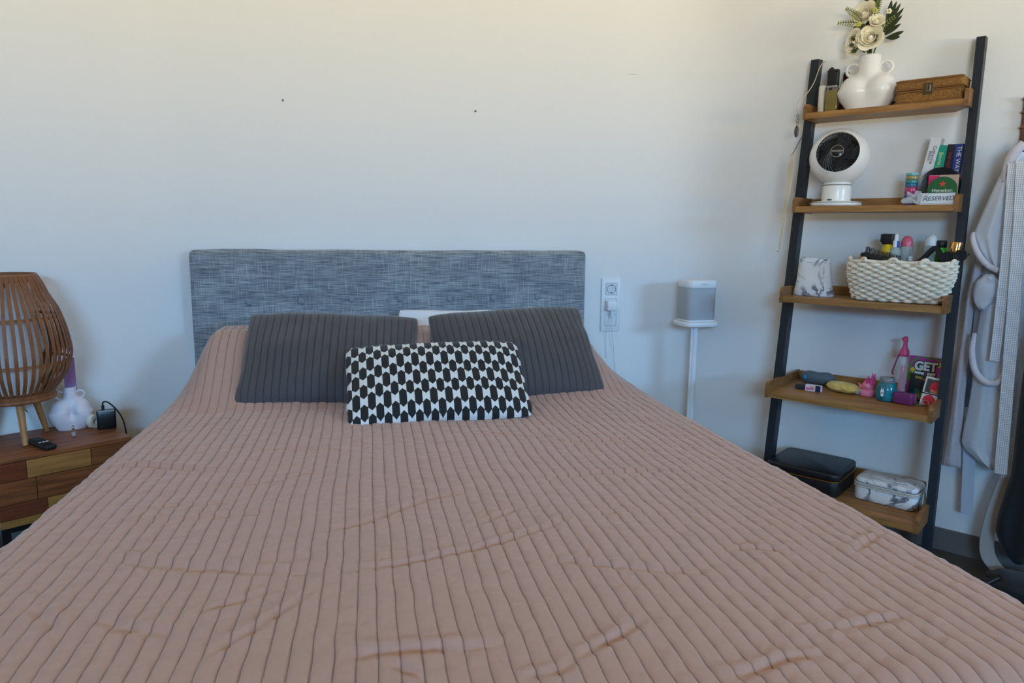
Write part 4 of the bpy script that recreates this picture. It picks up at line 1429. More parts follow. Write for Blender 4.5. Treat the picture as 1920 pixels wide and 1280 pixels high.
t = lt('black_dish', 'black round dish standing upright behind the green coaster', 'dish', -0.160, 0.122, Z2)
obj('plate', xf(lathe([(0.0, -0.004), (0.060, -0.004), (0.0655, 0.001), (0.0655, 0.004), (0.058, 0.001), (0.0, 0.0)], 48, False, False), (0, 0, 0.0665), (pi / 2 + radians(-6), 0, 0)), mat('dish_black', (20, 21, 25), 0.3), t, auto=40)
t = lt('round_tin', 'dark pink round tin standing at the right end of the second shelf', 'tin', -0.1125, 0.105, Z2)
obj('tin', xf(cyl(0.058, -0.005, 0.005, 40, 0.002), (-0.025, 0, 0.0585), (pi / 2, 0, 0)), mat('tin_pink', (150, 62, 92), 0.35), t, auto=50)
t = lt('picture_card', 'small pink and beige card with a white corner logo behind the green coaster', 'card', -0.146, 0.142, Z2)
obj('panel', box(-0.046, 0.046, -0.002, 0.002, 0.0, 0.103, 0.0008, 1), mat('card_beige', (184, 160, 142), 0.5), t)
obj('pink_patch', prism([(-0.046, 0.03), (-0.02, 0.04), (-0.012, 0.102), (-0.046, 0.102)], -0.0026, -0.0018), mat('card_pink', (212, 44, 104), 0.45), t)
t = lt('beer_coaster', 'round green beer coaster with red star and white Heineken lettering', 'coaster', -0.144, 0.160, Z2)
co = obj('disc', xf(cyl(0.046, -0.0012, 0.0012, 48), (0, 0, 0.050), (pi / 2, 0, 0)), mat('coaster_green', (30, 92, 48), 0.5), t, auto=50)
star = [((0.0115 if i % 2 == 0 else 0.0045) * sin(pi * i / 5) + 0.0, 0.0115 * 0 + (0.0115 if i % 2 == 0 else 0.0045) * cos(pi * i / 5) + 0.071) for i in range(10)]
obj('star', prism(star, -0.0018, -0.0010), mat('star_red', (222, 66, 46), 0.5), co)
text('lettering', 'Heineken', 0.0165, TXW, co, (0, -0.0015, 0.049), (pi / 2, 0, 0))
t = lt('reserved_sign', 'white table sign reading RESERVED with a thin black border', 'sign', -0.152, 0.188, Z2, radians(0))
M_SIGN = mat('sign_white', (220, 224, 228), 0.35)
t.rotation_euler = (radians(-6), 0, RZ)
sg_ = obj('panel', box(-0.052, 0.052, -0.0015, 0.0015, 0.0, 0.040, 0.0006, 1), M_SIGN, t)
NAVY = mat('sign_navy', (34, 44, 70), 0.5)
text('lettering', 'R', 0.028, NAVY, sg_, (-0.036, -0.0018, 0.020), (pi / 2, 0, 0), shear=0.15)
text('lettering', 'ESERVED', 0.0205, NAVY, sg_, (0.011, -0.0018, 0.0205), (pi / 2, 0, 0), shear=0.15)
for q in ((-0.048, 0.048, 0.0035, 0.0042), (-0.048, 0.048, 0.0358, 0.0365), (-0.049, -0.0482, 0.0035, 0.0365), (0.0482, 0.049, 0.0035, 0.0365)):
    obj('border', box(q[0], q[1], -0.0019, -0.0012, q[2], q[3]), NAVY, sg_)


def crumple(rx, ry, rz, seed, amp=0.3, n=28, m=16):
    rnd = np.random.RandomState(seed)
    v, f = ellipsoid(rx, ry, rz, n, m)
    V = np.array(v)
    k = 1 + amp * (vnoise(V[:, 0] / rx * 3.3 + seed, V[:, 2] / rz * 2.1 + V[:, 1] / ry * 1.7, seed) * 2)
    V = V * k[:, None]
    V[:, 2] -= V[:, 2].min()
    V[:, 2] = np.maximum(V[:, 2], 0)
    return V.tolist(), f


M_PLASTIC = mat('clear_film', (235, 238, 240), 0.12, alpha=0.35)
t = obj('plastic_wrapper', crumple(0.032, 0.010, 0.020, 5, 0.75), M_PLASTIC, smooth=False, loc=LP(-0.218, 0.185, Z2), rot=(0, 0, RZ))
tag(t, 'crumpled clear plastic wrapper in front of the RESERVED sign', 'wrapper')

# ------------------------------------------------------------------ shelf 3
M_MARB = mat('marble_print', (222, 222, 224), 0.6)
nt, b = nodes(M_MARB)
tc = nt.nodes.new('ShaderNodeTexCoord')
n1 = nt.nodes.new('ShaderNodeTexNoise'); n1.inputs['Scale'].default_value = 9; n1.inputs['Detail'].default_value = 6; n1.inputs['Distortion'].default_value = 1.2
nt.links.new(tc.outputs['Object'], n1.inputs['Vector'])
vein = mnode(nt, 'ABSOLUTE', mnode(nt, 'SUBTRACT', n1.outputs['Fac'], 0.5))
v2 = ramp(vein, 0.005, 0.05, (1, 1, 1), (0, 0, 0))
n3 = nt.nodes.new('ShaderNodeTexNoise'); n3.inputs['Scale'].default_value = 14; nt.links.new(tc.outputs['Object'], n3.inputs['Vector'])
gate = ramp(n3.outputs['Fac'], 0.38, 0.54, (0, 0, 0), (1, 1, 1))
nt.links.new(mixc(nt, mnode(nt, 'MULTIPLY', mnode(nt, 'MULTIPLY', v2, gate), 0.9), lin((224, 222, 222)), lin((70, 70, 84))), b.inputs['Base Color'])

t = lt('marble_pouch', 'soft marble-print drawstring pouch standing at the left of the third shelf', 'pouch', -0.549, 0.165, Z3)


def pouch():
    L = []
    for z, w_, d_ in ((0.0, 0.152, 0.066), (0.006, 0.155, 0.068), (0.03, 0.142, 0.066), (0.07, 0.128, 0.054), (0.10, 0.120, 0.040), (0.135, 0.112, 0.028), (0.146, 0.110, 0.026), (0.145, 0.106, 0.021), (0.11, 0.10, 0.02)):
        lp = []
        for j in range(48):
            a = 2 * pi * j / 48
            c, s_ = cos(a), sin(a)
            x = w_ / 2 * (abs(c) ** 0.7) * (1 if c > 0 else -1); y = d_ / 2 * (abs(s_) ** 0.8) * (1 if s_ > 0 else -1)
            x += -0.010 * (z / 0.146) * 0.2
            y += 0.003 * sin(a * 7 + z * 60) * (z / 0.146 + 0.3)
            lp.append((x, y, z + (0.004 * sin(a * 3 + 1) if z > 0.13 else 0)))
        L.append(lp)
    return loft(L)


obj('bag', pouch(), M_MARB, t, smooth=True)
obj('drawstring_collar', tube([(0.056 * cos(a) * 1.0, 0.015 * sin(a), 0.132) for a in [2 * pi * i / 32 for i in range(32)]], 0.0022, 6, closed=True), M_MARB, t, smooth=True)

# rope basket
t = lt('rope_basket', 'white woven cotton rope basket filled with toiletries on the third shelf', 'basket', -0.248, 0.155, Z3, radians(2))
M_ROPE = mat('cotton_rope', (236, 222, 200), 0.85, bump=(300, 0.25, (1, 1, 1)))


def bask_pt(f_, z):
    """point on rounded-rectangle perimeter, f_ in 0..1, grows wider with height"""
    k = z / 0.135
    hx_ = 0.140 + 0.026 * min(1, k * 1.4) ** 0.8; hy_ = 0.070 + 0.018 * min(1, k * 1.4) ** 0.8
    a = 2 * pi * f_
    e = 0.5
    c, s_ = cos(a), sin(a)
    x = hx_ * abs(c) ** e * (1 if c > 0 else -1)
    y = hy_ * abs(s_) ** e * (1 if s_ > 0 else -1)
    return x, y


# equal-arc parametrisation
def bask_loop(z, N):
    q = np.array([bask_pt(i / 720, z) for i in range(721)])
    d = np.concatenate([[0], np.cumsum(np.sqrt(((q[1:] - q[:-1]) ** 2).sum(1)))])
    s_ = np.linspace(0, d[-1], N + 1)[:-1]
    return np.stack([np.interp(s_, d, q[:, 0]), np.interp(s_, d, q[:, 1])], 1)


NST = 38
NP_ = NST * 10
NR = 14
for r_ in range(NR):
    z = 0.008 + r_ * 0.0096
    lp = bask_loop(z, NP_)
    nrm = np.roll(lp, -1, 0) - np.roll(lp, 1, 0)
    nrm = np.stack([nrm[:, 1], -nrm[:, 0]], 1); nrm /= np.linalg.norm(nrm, axis=1)[:, None]
    ph = np.arange(NP_) / 10.0 * pi + (pi if r_ % 2 else 0)
    off = 0.0082 * np.sin(ph)
    zz = z + 0.0008 * np.sin(ph * 0.125 + r_)
    pts = [(lp[i, 0] + nrm[i, 0] * off[i], lp[i, 1] + nrm[i, 1] * off[i], zz[i]) for i in range(NP_)]
    obj('rope_row', tube(pts, 0.0070, 8, closed=True), M_ROPE, t, smooth=True)
lp = bask_loop(0.05, NST); lt2 = bask_loop(0.135, NST); l0 = bask_loop(0.008, NST)
for k in range(NST):
    obj('rope_stake', tube([(l0[k, 0], l0[k, 1], 0.006), (lp[k, 0], lp[k, 1], 0.05), (lt2[k, 0], lt2[k, 1], 0.144)], 0.0048, 6, sm=3), M_ROPE, t, smooth=True)
# looped braided rim
lp = bask_loop(0.135, NST * 8)
pts = []
for i in range(NST * 8):
    a = i / 8.0
    pts.append((lp[i, 0] * (1 + 0.01 * sin(a * pi)), lp[i, 1] * (1 + 0.03 * sin(a * pi)), 0.144 + 0.002 * cos(a * pi * 0.5)))
obj('rim_rope', tube(pts, 0.0065, 8, closed=True), M_ROPE, t, smooth=True)
for k in range(0, NST, 4):
    x, y = lt2[k]
    n_ = Vector((x, y, 0)).normalized()
    tg = Vector((-n_.y, n_.x, 0))
    p = Vector((x, y, 0.142))
    obj('rim_loop', tube([p - tg * 0.016 + Vector((0, 0, -0.004)), p - tg * 0.010 + n_ * 0.006 + Vector((0, 0, 0.010)), p + tg * 0.006 + n_ * 0.004 + Vector((0, 0, 0.012)), p + tg * 0.014 + n_ * 0.005 + Vector((0, 0, 0.0))], 0.0062, 8, sm=5), M_ROPE, t, smooth=True)
obj('bottom', box(-0.13, 0.13, -0.062, 0.062, 0.001, 0.006), M_ROPE, t)

ZB = Z3 + 0.012


def bt(name, label, cat, u, v, z=ZB, rz=0.0, tilt=(0, 0), group=None):
    o = lt(name, label, cat, u, v, z, rz, group)
    o.rotation_euler = (tilt[0], tilt[1], RZ + rz)
    return o


t = bt('lotion_bottle', 'yellow bottle with a black flip cap in the rope basket', 'bottle', -0.303, 0.140)
obj('body', lathe([(0.020, 0), (0.022, 0.01), (0.022, 0.17), (0.016, 0.19), (0.013, 0.195)], 24), mat('bottle_yellow', (214, 178, 22), 0.35), t, auto=50)
obj('cap', rbox(-0.022, 0.0215, -0.016, 0.016, 0.193, 0.231, 0.010, 0.003), M_BLACK, t, auto=50)
obj('cap_flip', rbox(-0.027, -0.018, -0.010, 0.010, 0.200, 0.230, 0.004, 0.002), mat('cap_navy', (24, 36, 66), 0.35), t, auto=50)
t = bt('spray_bottle', 'clear iridescent spray bottle with white pump in the rope basket', 'bottle', -0.276, 0.150)
obj('body', lathe([(0.020, 0), (0.021, 0.01), (0.021, 0.165), (0.015, 0.18), (0.0105, 0.183)], 24), mat('iridescent_plastic', (196, 214, 208), 0.12, trans=0.4), t, auto=50)
obj('pump', lathe([(0.0105, 0.183), (0.0105, 0.205), (0.007, 0.208), (0.007, 0.228), (0.005, 0.230)], 20), M_WHITE, t, auto=50)
obj('blue_sleeve', box(0.006, 0.012, -0.011, 0.002, 0.183, 0.206, 0.001, 1), mat('sleeve_blue', (40, 84, 190), 0.3), t)
M_PET = mat('clear_pet', (214, 226, 230), 0.12, trans=0.6)
for (u, v, cc, lab, hh2) in ((-0.243, 0.135, (206, 92, 112), 'roll-on deodorant with a pink dome cap in the rope basket', 0.0), (-0.166, 0.140, (198, 204, 206), 'roll-on deodorant with a pale grey dome cap in the rope basket', 0.006)):
    t = bt('roll_on_deodorant', lab, 'deodorant', u, v, group='roll-on deodorants in the basket')
    obj('bottle', lathe([(0.016, 0), (0.018, 0.01), (0.021, 0.12), (0.0225, 0.186 + hh2)], 24), M_PET, t, auto=50)
    obj('dome_cap', lathe([(0.0195, 0.184 + hh2), (0.0195, 0.200 + hh2), (0.0175, 0.212 + hh2), (0.012, 0.221 + hh2), (0.004, 0.2245 + hh2)], 24), mat('dome_%d' % cc[1], cc, 0.3), t, auto=60)
    for q in range(4):
        obj('printed_line', tube([(0.0215 * cos(a), -abs(0.0215 * sin(a)), 0.14 + 0.045 * f_) for f_, a in ((0, 0.5 + q * 0.7), (1, 0.9 + q * 0.7))], 0.0008, 5), mat('print_teal', (64, 140, 150), 0.5), t)
t = bt('shampoo_bottle', 'green bottle with black cap in the rope basket', 'bottle', -0.134, 0.135)
obj('body', lathe([(0.017, 0), (0.018, 0.01), (0.018, 0.18), (0.016, 0.186)], 24), mat('bottle_green', (58, 172, 36), 0.35), t, auto=50)
obj('cap', cyl(0.0175, 0.183, 0.210, 24, 0.003), M_BLACK, t, auto=50)
t = bt('gold_cap_bottle', 'bottle with a shiny copper-gold cap at the right of the rope basket', 'bottle', -0.106, 0.150, tilt=(0, radians(6)))
obj('body', cyl(0.017, 0, 0.172, 24), mat('bottle_brown', (70, 50, 40), 0.3), t, auto=50)
obj('cap', lathe([(0.0185, 0.170), (0.0195, 0.205), (0.0185, 0.207), (0.004, 0.207)], 28), mat('copper_gold', (214, 160, 96), 0.18, 1.0), t, auto=50)
t = bt('small_bottle', 'small clear bottle top low in the middle of the rope basket', 'bottle', -0.222, 0.165)
obj('body', cyl(0.013, 0, 0.128, 18), M_PET, t, auto=50)
obj('cap', cyl(0.0085, 0.128, 0.152, 18, 0.001), mat('clear_cap', (196, 206, 212), 0.2), t, auto=50)
# hair brush
t = bt('hair_brush', 'black paddle hairbrush with bristles up lying across the basket rim', 'brush', -0.312, 0.182, Z3 + 0.146, 0, (0, radians(15)))
obj('paddle', rbox(-0.075, 0.072, -0.022, 0.022, -0.004, 0.010, 0.02, 0.004), mat('brush_black', (24, 22, 24), 0.6), t, auto=50)
obj('handle', tube([(0.068, 0, 0.002), (0.10, 0, -0.02), (0.13, 0.0, -0.045)], 0.008, 10, sm=4), MATS['brush_black'], t, smooth=True)
obj('cushion_pad', rbox(-0.066, 0.064, -0.018, 0.018, 0.009, 0.0135, 0.016, 0.002), mat('brush_pad', (54, 44, 40), 0.7), t, auto=50)
brs = []
for i in range(17):
    for j in range(5):
        x = -0.060 + 0.0073 * i; y = -0.014 + 0.007 * j
        brs.append(tube([(x, y, 0.012), (x - 0.003 + random.uniform(-.002, .002), y * 1.1, 0.034 + random.uniform(-.003, .003))], 0.0007, 4))
bo = obj('bristles', join(*brs), mat('bristle_dark', (40, 34, 34), 0.6), t)
bo['kind'] = 'stuff'
# second rounded blue-black brush head behind
t = bt('round_brush', 'dark blue-black round hairbrush end at the left of the rope basket', 'brush', -0.372, 0.160, Z3 + 0.118, 0, (0, radians(35)))
obj('barrel', lathe([(0.010, -0.06), (0.019, -0.04), (0.021, 0.01), (0.018, 0.032), (0.008, 0.040)], 20), mat('blue_black', (22, 28, 46), 0.5), t, smooth=True)
# black strap hair tool
t = bt('hair_strap', 'black folded strap arching over the right side of the basket', 'strap', -0.15, 0.185, Z3 + 0.12)


def ribbon(pts, w_, th, axis, sm=8):
    P = smoothpath(pts, sm)
    A = Vector(axis).normalized()
    L = []
    for i, p in enumerate(P):
        tg = (P[min(i + 1, len(P) - 1)] - P[max(i - 1, 0)]).normalized()
        n_ = tg.cross(A).normalized()
        L.append([tuple(p + A * w_ / 2 + n_ * th / 2), tuple(p - A * w_ / 2 + n_ * th / 2), tuple(p - A * w_ / 2 - n_ * th / 2), tuple(p + A * w_ / 2 - n_ * th / 2)])
    return loft(L)


obj('strap', ribbon([(-0.060, 0.0, 0.012), (-0.030, 0, 0.035), (0.000, 0, 0.072), (0.010, 0, 0.076), (0.022, 0, 0.058), (0.044, 0, 0.012)], 0.03, 0.012, (0.1, 1, 0)), mat('strap_black', (14, 14, 16), 0.6), t, smooth=False)
t = bt('sunglasses', 'black sunglasses hooked over the right end of the rope basket', 'sunglasses', -0.088, 0.180, Z3 + 0.165)
obj('frame', join(torus(0.017, 0.003, 24, 6, (-0.014, 0, 0.0), (pi / 2, radians(20), 0)), torus(0.017, 0.003, 24, 6, (0.024, 0, 0.008), (pi / 2, radians(20), 0)), tube([(0.0, 0, 0.006), (0.008, 0, 0.009)], 0.0025, 6)), M_BLACK, t, smooth=True)
for x, z in ((-0.014, 0.0), (0.024, 0.008)):
    obj('lens', xf(cyl(0.0165, -0.001, 0.001, 24), (x, 0, z), (pi / 2, 0, 0)), mat('dark_lens', (40, 42, 44), 0.1, alpha=0.8), t)
obj('temple', tube([(-0.030, 0, 0.004), (-0.045, 0.02, -0.01), (-0.06, 0.06, -0.03)], 0.0025, 6, sm=4), M_BLACK, t)
obj('temple', tube([(0.041, 0, 0.012), (0.043, 0.03, 0.010), (0.02, 0.08, 0.0)], 0.0025, 6, sm=4), M_BLACK, t)

# ------------------------------------------------------------------ shelf 4
t = lt('glasses_case', 'slate grey hard glasses case at the left of the fourth shelf', 'glasses case', -0.528, 0.095, Z4, radians(0))
L = []
M_CASE = mat('case_slate', (86, 102, 112), 0.5)
for k in range(25):
    x = -0.067 + 0.134 * k / 24
    e = max(0.02, 1 - abs(x / 0.0672) ** 4) ** 0.5
    wst = 1 - 0.16 * math.exp(-(x / 0.025) ** 2)
    hh3 = 0.056 * e * wst; dd = 0.055 * e
    L.append([(x, dd / 2 * cos(a) * (abs(cos(a)) ** -0.3 if abs(cos(a)) > .05 else 1), 0.028 + (0.028 if True else 0) * 0 + (hh3 / 2) * sin(a) - 0.028 * (1 - 0.97) - 0.0) for a in [2 * pi * i / 28 for i in range(28)]])
V, F = loft(L)
zmin = min(p[2] for p in V)
case = obj('shell', ([(p[0], p[1], p[2] - zmin) for p in V], F), M_CASE, t, smooth=True)
obj('blue_dot', xf(ellipsoid(0.008, 0.0025, 0.008, 14, 8), (-0.043, -0.0245, 0.028)), mat('dot_blue', (44, 140, 180), 0.4), t, smooth=True)
t = lt('key_fob', 'small dark grey gadget lying at the left edge of the fourth shelf', 'gadget', -0.552, 0.225, Z4, radians(5))
obj('body', rbox(-0.018, 0.018, -0.012, 0.012, 0, 0.018, 0.006, 0.003), mat('charcoal_plastic', (40, 38, 44), 0.5), t, auto=50)
t = lt('small_carton', 'tiny white and navy printed carton in front of the glasses case', 'box', -0.500, 0.232, Z4, radians(-3))
obj('carton', box(-0.029, 0.029, -0.010, 0.010, 0, 0.024, 0.0006, 1), mat('carton_white', (226, 214, 228), 0.5), t)
obj('navy_panel', box(0.010, 0.0294, -0.0104, -0.0095, 0, 0.0238), mat('carton_navy', (34, 38, 76), 0.5), t)
obj('pink_print', box(-0.026, 0.004, -0.0104, -0.0095, 0.005, 0.013), mat('carton_pink', (204, 96, 160), 0.5), t)
obj('yellow_print', box(-0.010, 0.006, -0.0104, -0.0095, 0.014, 0.019), mat('carton_yellow', (206, 170, 70), 0.5), t)
t = lt('yellow_packet', 'crinkled yellow plastic packet lying in the middle of the fourth shelf', 'packet', -0.408, 0.180, Z4, radians(-6))


def packet():
    def fn(a, b):
        x = (a - 0.5) * 0.122
        ang = 2 * pi * b
        e = max(0.0, 1 - abs((a - 0.5) * 2) ** 3.0) ** 0.5
        r1 = 0.030 * e + 0.004; r2 = 0.019 * e + 0.001
        k = 1 + 0.16 * float(vnoise(np.array(a * 9.0), np.array(cos(ang) * 2 + sin(ang) * 3), 3))
        return (x, r1 * cos(ang) * k, 0.0215 + r2 * sin(ang) * k - 0.004 * (a - 0.5))
    v, f = grid(fn, 30, 24)
    zm = min(p[2] for p in v)
    return [(p[0], p[1], p[2] - zm) for p in v], f


obj('wrapper', packet(), mat('packet_yellow', (206, 168, 78), 0.3, noise=((226, 200, 128), 30, (1, 1, 1))), t, smooth=False)
obj('clear_end', xf(crumple(0.018, 0.016, 0.012, 9, 0.3), (0.055, 0, 0.002)), M_PLASTIC, t)

M_PINKG = mat('pink_glitter_plastic', (226, 110, 154), 0.3, noise=((244, 150, 160), 60, (1, 1, 1)), coat=0.3)
t = lt('crown_trinket', 'pink plastic crown-shaped trinket dish with spiky points', 'trinket', -0.322, 0.170, Z4)
obj('base', lathe([(0.026, 0), (0.0285, 0.004), (0.027, 0.018), (0.021, 0.026)], 20), M_PINKG, t, smooth=True)
obj('bowl', lathe([(0.019, 0.026), (0.023, 0.034), (0.021, 0.044), (0.012, 0.056)], 20), M_PINKG, t, smooth=True)
for k, (a, h_) in enumerate(((0.2, 0.086), (1.2, 0.080), (2.3, 0.070), (3.2, 0.066), (4.3, 0.078), (5.4, 0.090))):
    obj('spike', tube([(0.012 * cos(a) + 0.004, 0.012 * sin(a), 0.044), (0.014 * cos(a) + 0.007, 0.013 * sin(a), h_)], [0.008, 0.0015], 8), mat('spike_pink', (222, 70, 142), 0.25), t)
obj('side_fin', tube([(-0.02, 0, 0.026), (-0.034, 0, 0.045)], [0.007, 0.002], 8), M_PINKG, t)

t = lt('teal_jar', 'teal glitter jar with a clear screw lid and a small white rabbit emblem', 'jar', -0.250, 0.208, Z4)
M_TEAL = mat('teal_glitter', (16, 130, 142), 0.25, noise=((8, 98, 112), 30, (1, 1, 1)), coat=0.4)
obj('jar_body', lathe([(0.026, 0), (0.031, 0.004), (0.0345, 0.016), (0.0345, 0.040), (0.031, 0.056), (0.027, 0.064), (0.0255, 0.068)], 36), M_TEAL, t, smooth=True)
obj('screw_lid', lathe([(0.0255, 0.068), (0.026, 0.070), (0.026, 0.084), (0.024, 0.087), (0.004, 0.087)], 36), mat('smoky_clear', (150, 160, 168), 0.15, trans=0.5), t, auto=40)
for z in (0.072, 0.078, 0.084):
    obj('lid_thread', torus(0.0262, 0.0009, 36, 5, (0, 0, z)), mat('silver', (176, 176, 178), 0.35, 0.8), t)
em = obj('emblem', xf(ellipsoid(0.0075, 0.0012, 0.0085, 14, 8), (-0.006, -0.0338, 0.036)), mat('emblem_white', (226, 226, 228), 0.5), t, smooth=True)
for x in (-0.0095, -0.0030):
    obj('emblem_ear', xf(ellipsoid(0.0018, 0.001, 0.0038, 10, 6), (x, -0.0335, 0.0465)), MATS['emblem_white'], em, smooth=True)
obj('emblem_body', xf(ellipsoid(0.006, 0.0012, 0.0045, 12, 6), (-0.006, -0.0342, 0.024)), MATS['emblem_white'], em, smooth=True)
obj('emblem_mouth', xf(ellipsoid(0.0035, 0.0012, 0.0022, 10, 6), (-0.006, -0.0345, 0.034)), mat('emblem_brown', (130, 70, 60), 0.5), em, smooth=True)

t = lt('bubble_wand', 'tall clear and pink bubble wand tube with a pink shaped cap', 'bubble wand', -0.220, 0.120, Z4)
obj('tube', lathe([(0.013, 0), (0.0145, 0.003), (0.0145, 0.158), (0.0125, 0.160)], 24), mat('clear_tube', (225, 228, 236), 0.1, alpha=0.32), t, auto=50)
obj('inner_stick', cyl(0.0075, 0.004, 0.122, 16), mat('wand_pink', (224, 84, 134), 0.35), t, auto=50)
obj('inner_liquid', cyl(0.012, 0.003, 0.045, 20), mat('wand_pink_pale', (226, 130, 160), 0.3), t, auto=50)
obj('cap', lathe([(0.0165, 0.158), (0.0170, 0.166), (0.0155, 0.178), (0.0085, 0.192), (0.0068, 0.206), (0.0085, 0.216), (0.009, 0.224), (0.006, 0.231)], 24), MATS['wand_pink'], t, smooth=True)
obj('cap_knob', ellipsoid(0.008, 0.007, 0.007, 12, 8, (-0.006, 0, 0.221)), MATS['wand_pink'], t, smooth=True)
obj('wrist_strap', ribbon([(-0.016, -0.004, 0.166), (-0.026, -0.004, 0.13), (-0.034, -0.004, 0.095), (-0.030, -0.004, 0.085)], 0.008, 0.002, (0.3, 1, 0)), mat('strap_pink', (176, 66, 122), 0.5), t)

# party game box
t = lt('party_game_box', 'magenta and green party game box whose lid reads GET THE', 'game box', -0.150, 0.072, Z4, radians(-2))
t.rotation_euler = (radians(-9), 0, RZ - radians(2))
M_GAME = mat('game_magenta', (178, 62, 148), 0.45)
gb = obj('box_body', box(-0.065, 0.062, 0.0, 0.034, 0, 0.155, 0.001, 1), M_GAME, t)
M_GGR = mat('game_green', (92, 140, 58), 0.45)


def swoosh(x0, z0, x1, z1, bx, bz, w_):
    P = smoothpath([(x0, 0, z0), (bx, 0, bz), (x1, 0, z1)], 8)
    V, F = [], []
    for i, p in enumerate(P):
        tg = (P[min(i + 1, len(P) - 1)] - P[max(i - 1, 0)]).normalized()
        n_ = Vector((-tg.z, 0, tg.x))
        for s_ in (-1, 1):
            q = p + n_ * w_ / 2 * s_
            q.x = max(-0.0645, min(0.0615, q.x)); q.z = max(0.001, min(0.154, q.z))
            V.append((q.x, -0.0006, q.z)); V.append((q.x, 0.0004, q.z))
    for i in range(len(P) - 1):
        a = i * 4
        F += [(a, a + 4, a + 6, a + 2), (a + 1, a + 3, a + 7, a + 5), (a, a + 1, a + 5, a + 4), (a + 2, a + 6, a + 7, a + 3)]
    return V, F


for q in ((-0.064, 0.10, -0.03, 0.152, -0.052, 0.136, 0.007), (-0.064, 0.06, -0.03, 0.02, -0.055, 0.09, 0.016), (0.061, 0.10, 0.02, 0.05, 0.046, 0.085, 0.012), (0.061, 0.075, 0.03, 0.03, 0.05, 0.062, 0.008), (-0.02, 0.152, 0.061, 0.14, 0.02, 0.150, 0.006)):
    obj('swirl', swoosh(*q), M_GGR, gb)
for x, z in ((0.038, 0.128), (-0.048, 0.102)):
    o = obj('smiley_dot', xf(cyl(0.0095, 0, 0.001, 20), (x, -0.0003, z), (pi / 2, 0, 0)), mat('game_yellow', (222, 196, 40), 0.45), gb)
M_TXK = mat('game_black', (26, 30, 46), 0.5); M_TXI = mat('game_white', (226, 230, 222), 0.5)
for body, z, sz in (('GET', 0.117, 0.044), ('THE', 0.079, 0.040)):
    for dx, dz, m, ex_ in ((0.002, -0.002, M_TXK, -0.0012), (-0.0015, 0.001, M_TXK, -0.0012), (0.0, 0.0, M_TXI, -0.0018)):
        o = text('lettering', body, sz, m, gb, (-0.008 + dx, ex_, z + dz), (pi / 2, 0, 0), sx=0.92, bold=0.0022 if m is M_TXI else 0.0042)
        if m is M_TXI:
            o.data.transform(Matrix.Diagonal((1.0, 1.0, 1, 1)))
t = lt('black_card_box', 'black box printed with a thin rainbow sunburst, leaning on the game box', 'box', -0.168, 0.135, Z4, radians(-8))
t.rotation_euler = (radians(-4), radians(6), RZ - radians(10))
bb = obj('box_body', box(-0.034, 0.034, 0, 0.022, 0, 0.096, 0.001, 1), mat('box_black', (32, 38, 38), 0.4), t)
for k in range(10):
    a = radians(100 - 13 * k)
    cc = [(40, 120, 150), (40, 150, 140), (60, 160, 90), (120, 180, 60), (180, 190, 50), (210, 200, 50), (214, 180, 50), (216, 150, 50), (214, 110, 60), (200, 80, 70)][k]
    p0 = (-0.004 + 0.010 * cos(a), 0.012 + 0.010 * sin(a)); p1 = (-0.004 + 0.030 * cos(a), 0.012 + 0.032 * sin(a))
    obj('ray', tube([(p0[0], -0.0002, p0[1]), (p1[0], -0.0002, p1[1])], 0.0008, 4), mat('ray_%d' % k, cc, 0.5), bb)
obj('top_stripe', box(-0.018, 0.006, -0.0005, 0.0005, 0.082, 0.091), mat('stripe_olive', (150, 140, 50), 0.5), bb)
obj('top_stripe', box(0.008, 0.026, -0.0005, 0.0005, 0.080, 0.088), mat('stripe_red', (190, 70, 60), 0.5), bb)
t = lt('holographic_card_pack', 'white-edged shiny red and blue card pack held by a black band', 'card pack', -0.106, 0.205, Z4, radians(-12))
t.rotation_euler = (radians(-14), radians(4), RZ - radians(10))
t.scale = (1.25, 1.0, 1.18)
hp = obj('pack', box(-0.030, 0.030, 0, 0.012, 0, 0.088, 0.001, 1), mat('pack_white', (226, 226, 228), 0.35), t)
obj('picture', box(-0.025, 0.026, -0.0006, 0.0005, 0.040, 0.082), mat('pack_picture', (88, 92, 96), 0.2, 0.5), hp)
obj('red_shape', xf(cyl(0.018, 0, 0.0006, 28), (0.004, -0.0006, 0.058), (pi / 2, 0, 0)), mat('pack_red', (206, 44, 64), 0.3), hp)
obj('red_shape', xf(cyl(0.016, 0, 0.0006, 28), (-0.008, -0.0003, 0.018), (pi / 2, 0, 0)), MATS['pack_red'], hp)
obj('blue_foil', prism([(0.012, 0.004), (0.028, 0.008), (0.029, 0.032), (0.016, 0.026)], -0.0009, 0.0), mat('foil_blue', (96, 176, 226), 0.15, 0.6), hp)
obj('blue_foil', prism([(0.016, 0.066), (0.026, 0.050), (0.026, 0.082), (0.018, 0.082)], -0.0014, -0.0004), MATS['foil_blue'], hp)
obj('band', box(-0.0315, 0.0315, -0.0022, 0.0142, 0.035, 0.0385, 0.0006, 1), M_BLACK, hp)
text('lettering', 'INIO', 0.013, mat('text_gold', (206, 190, 110), 0.4), hp, (0.004, -0.0022, 0.046), (pi / 2, 0, 0))
t = lt('purple_glass_dish', 'translucent purple glass dish at the front of the fourth shelf', 'dish', -0.186, 0.222, Z4, radians(-10))
obj('dish', rbox(-0.036, 0.036, -0.022, 0.022, 0, 0.042, 0.012, 0.006), mat('purple_glass', (128, 58, 118), 0.12, trans=0.3), t, auto=50)
obj('dish_hollow', rbox(-0.026, 0.026, -0.014, 0.014, 0.026, 0.0425, 0.010, 0.002), mat('purple_dark', (92, 50, 104), 0.2), t, auto=50)
t = lt('keyring', 'small silver keys and ring lying beside the purple glass dish', 'keys', -0.128, 0.205, Z4)
M_SIL = mat('silver', (176, 176, 178), 0.35, 0.8)
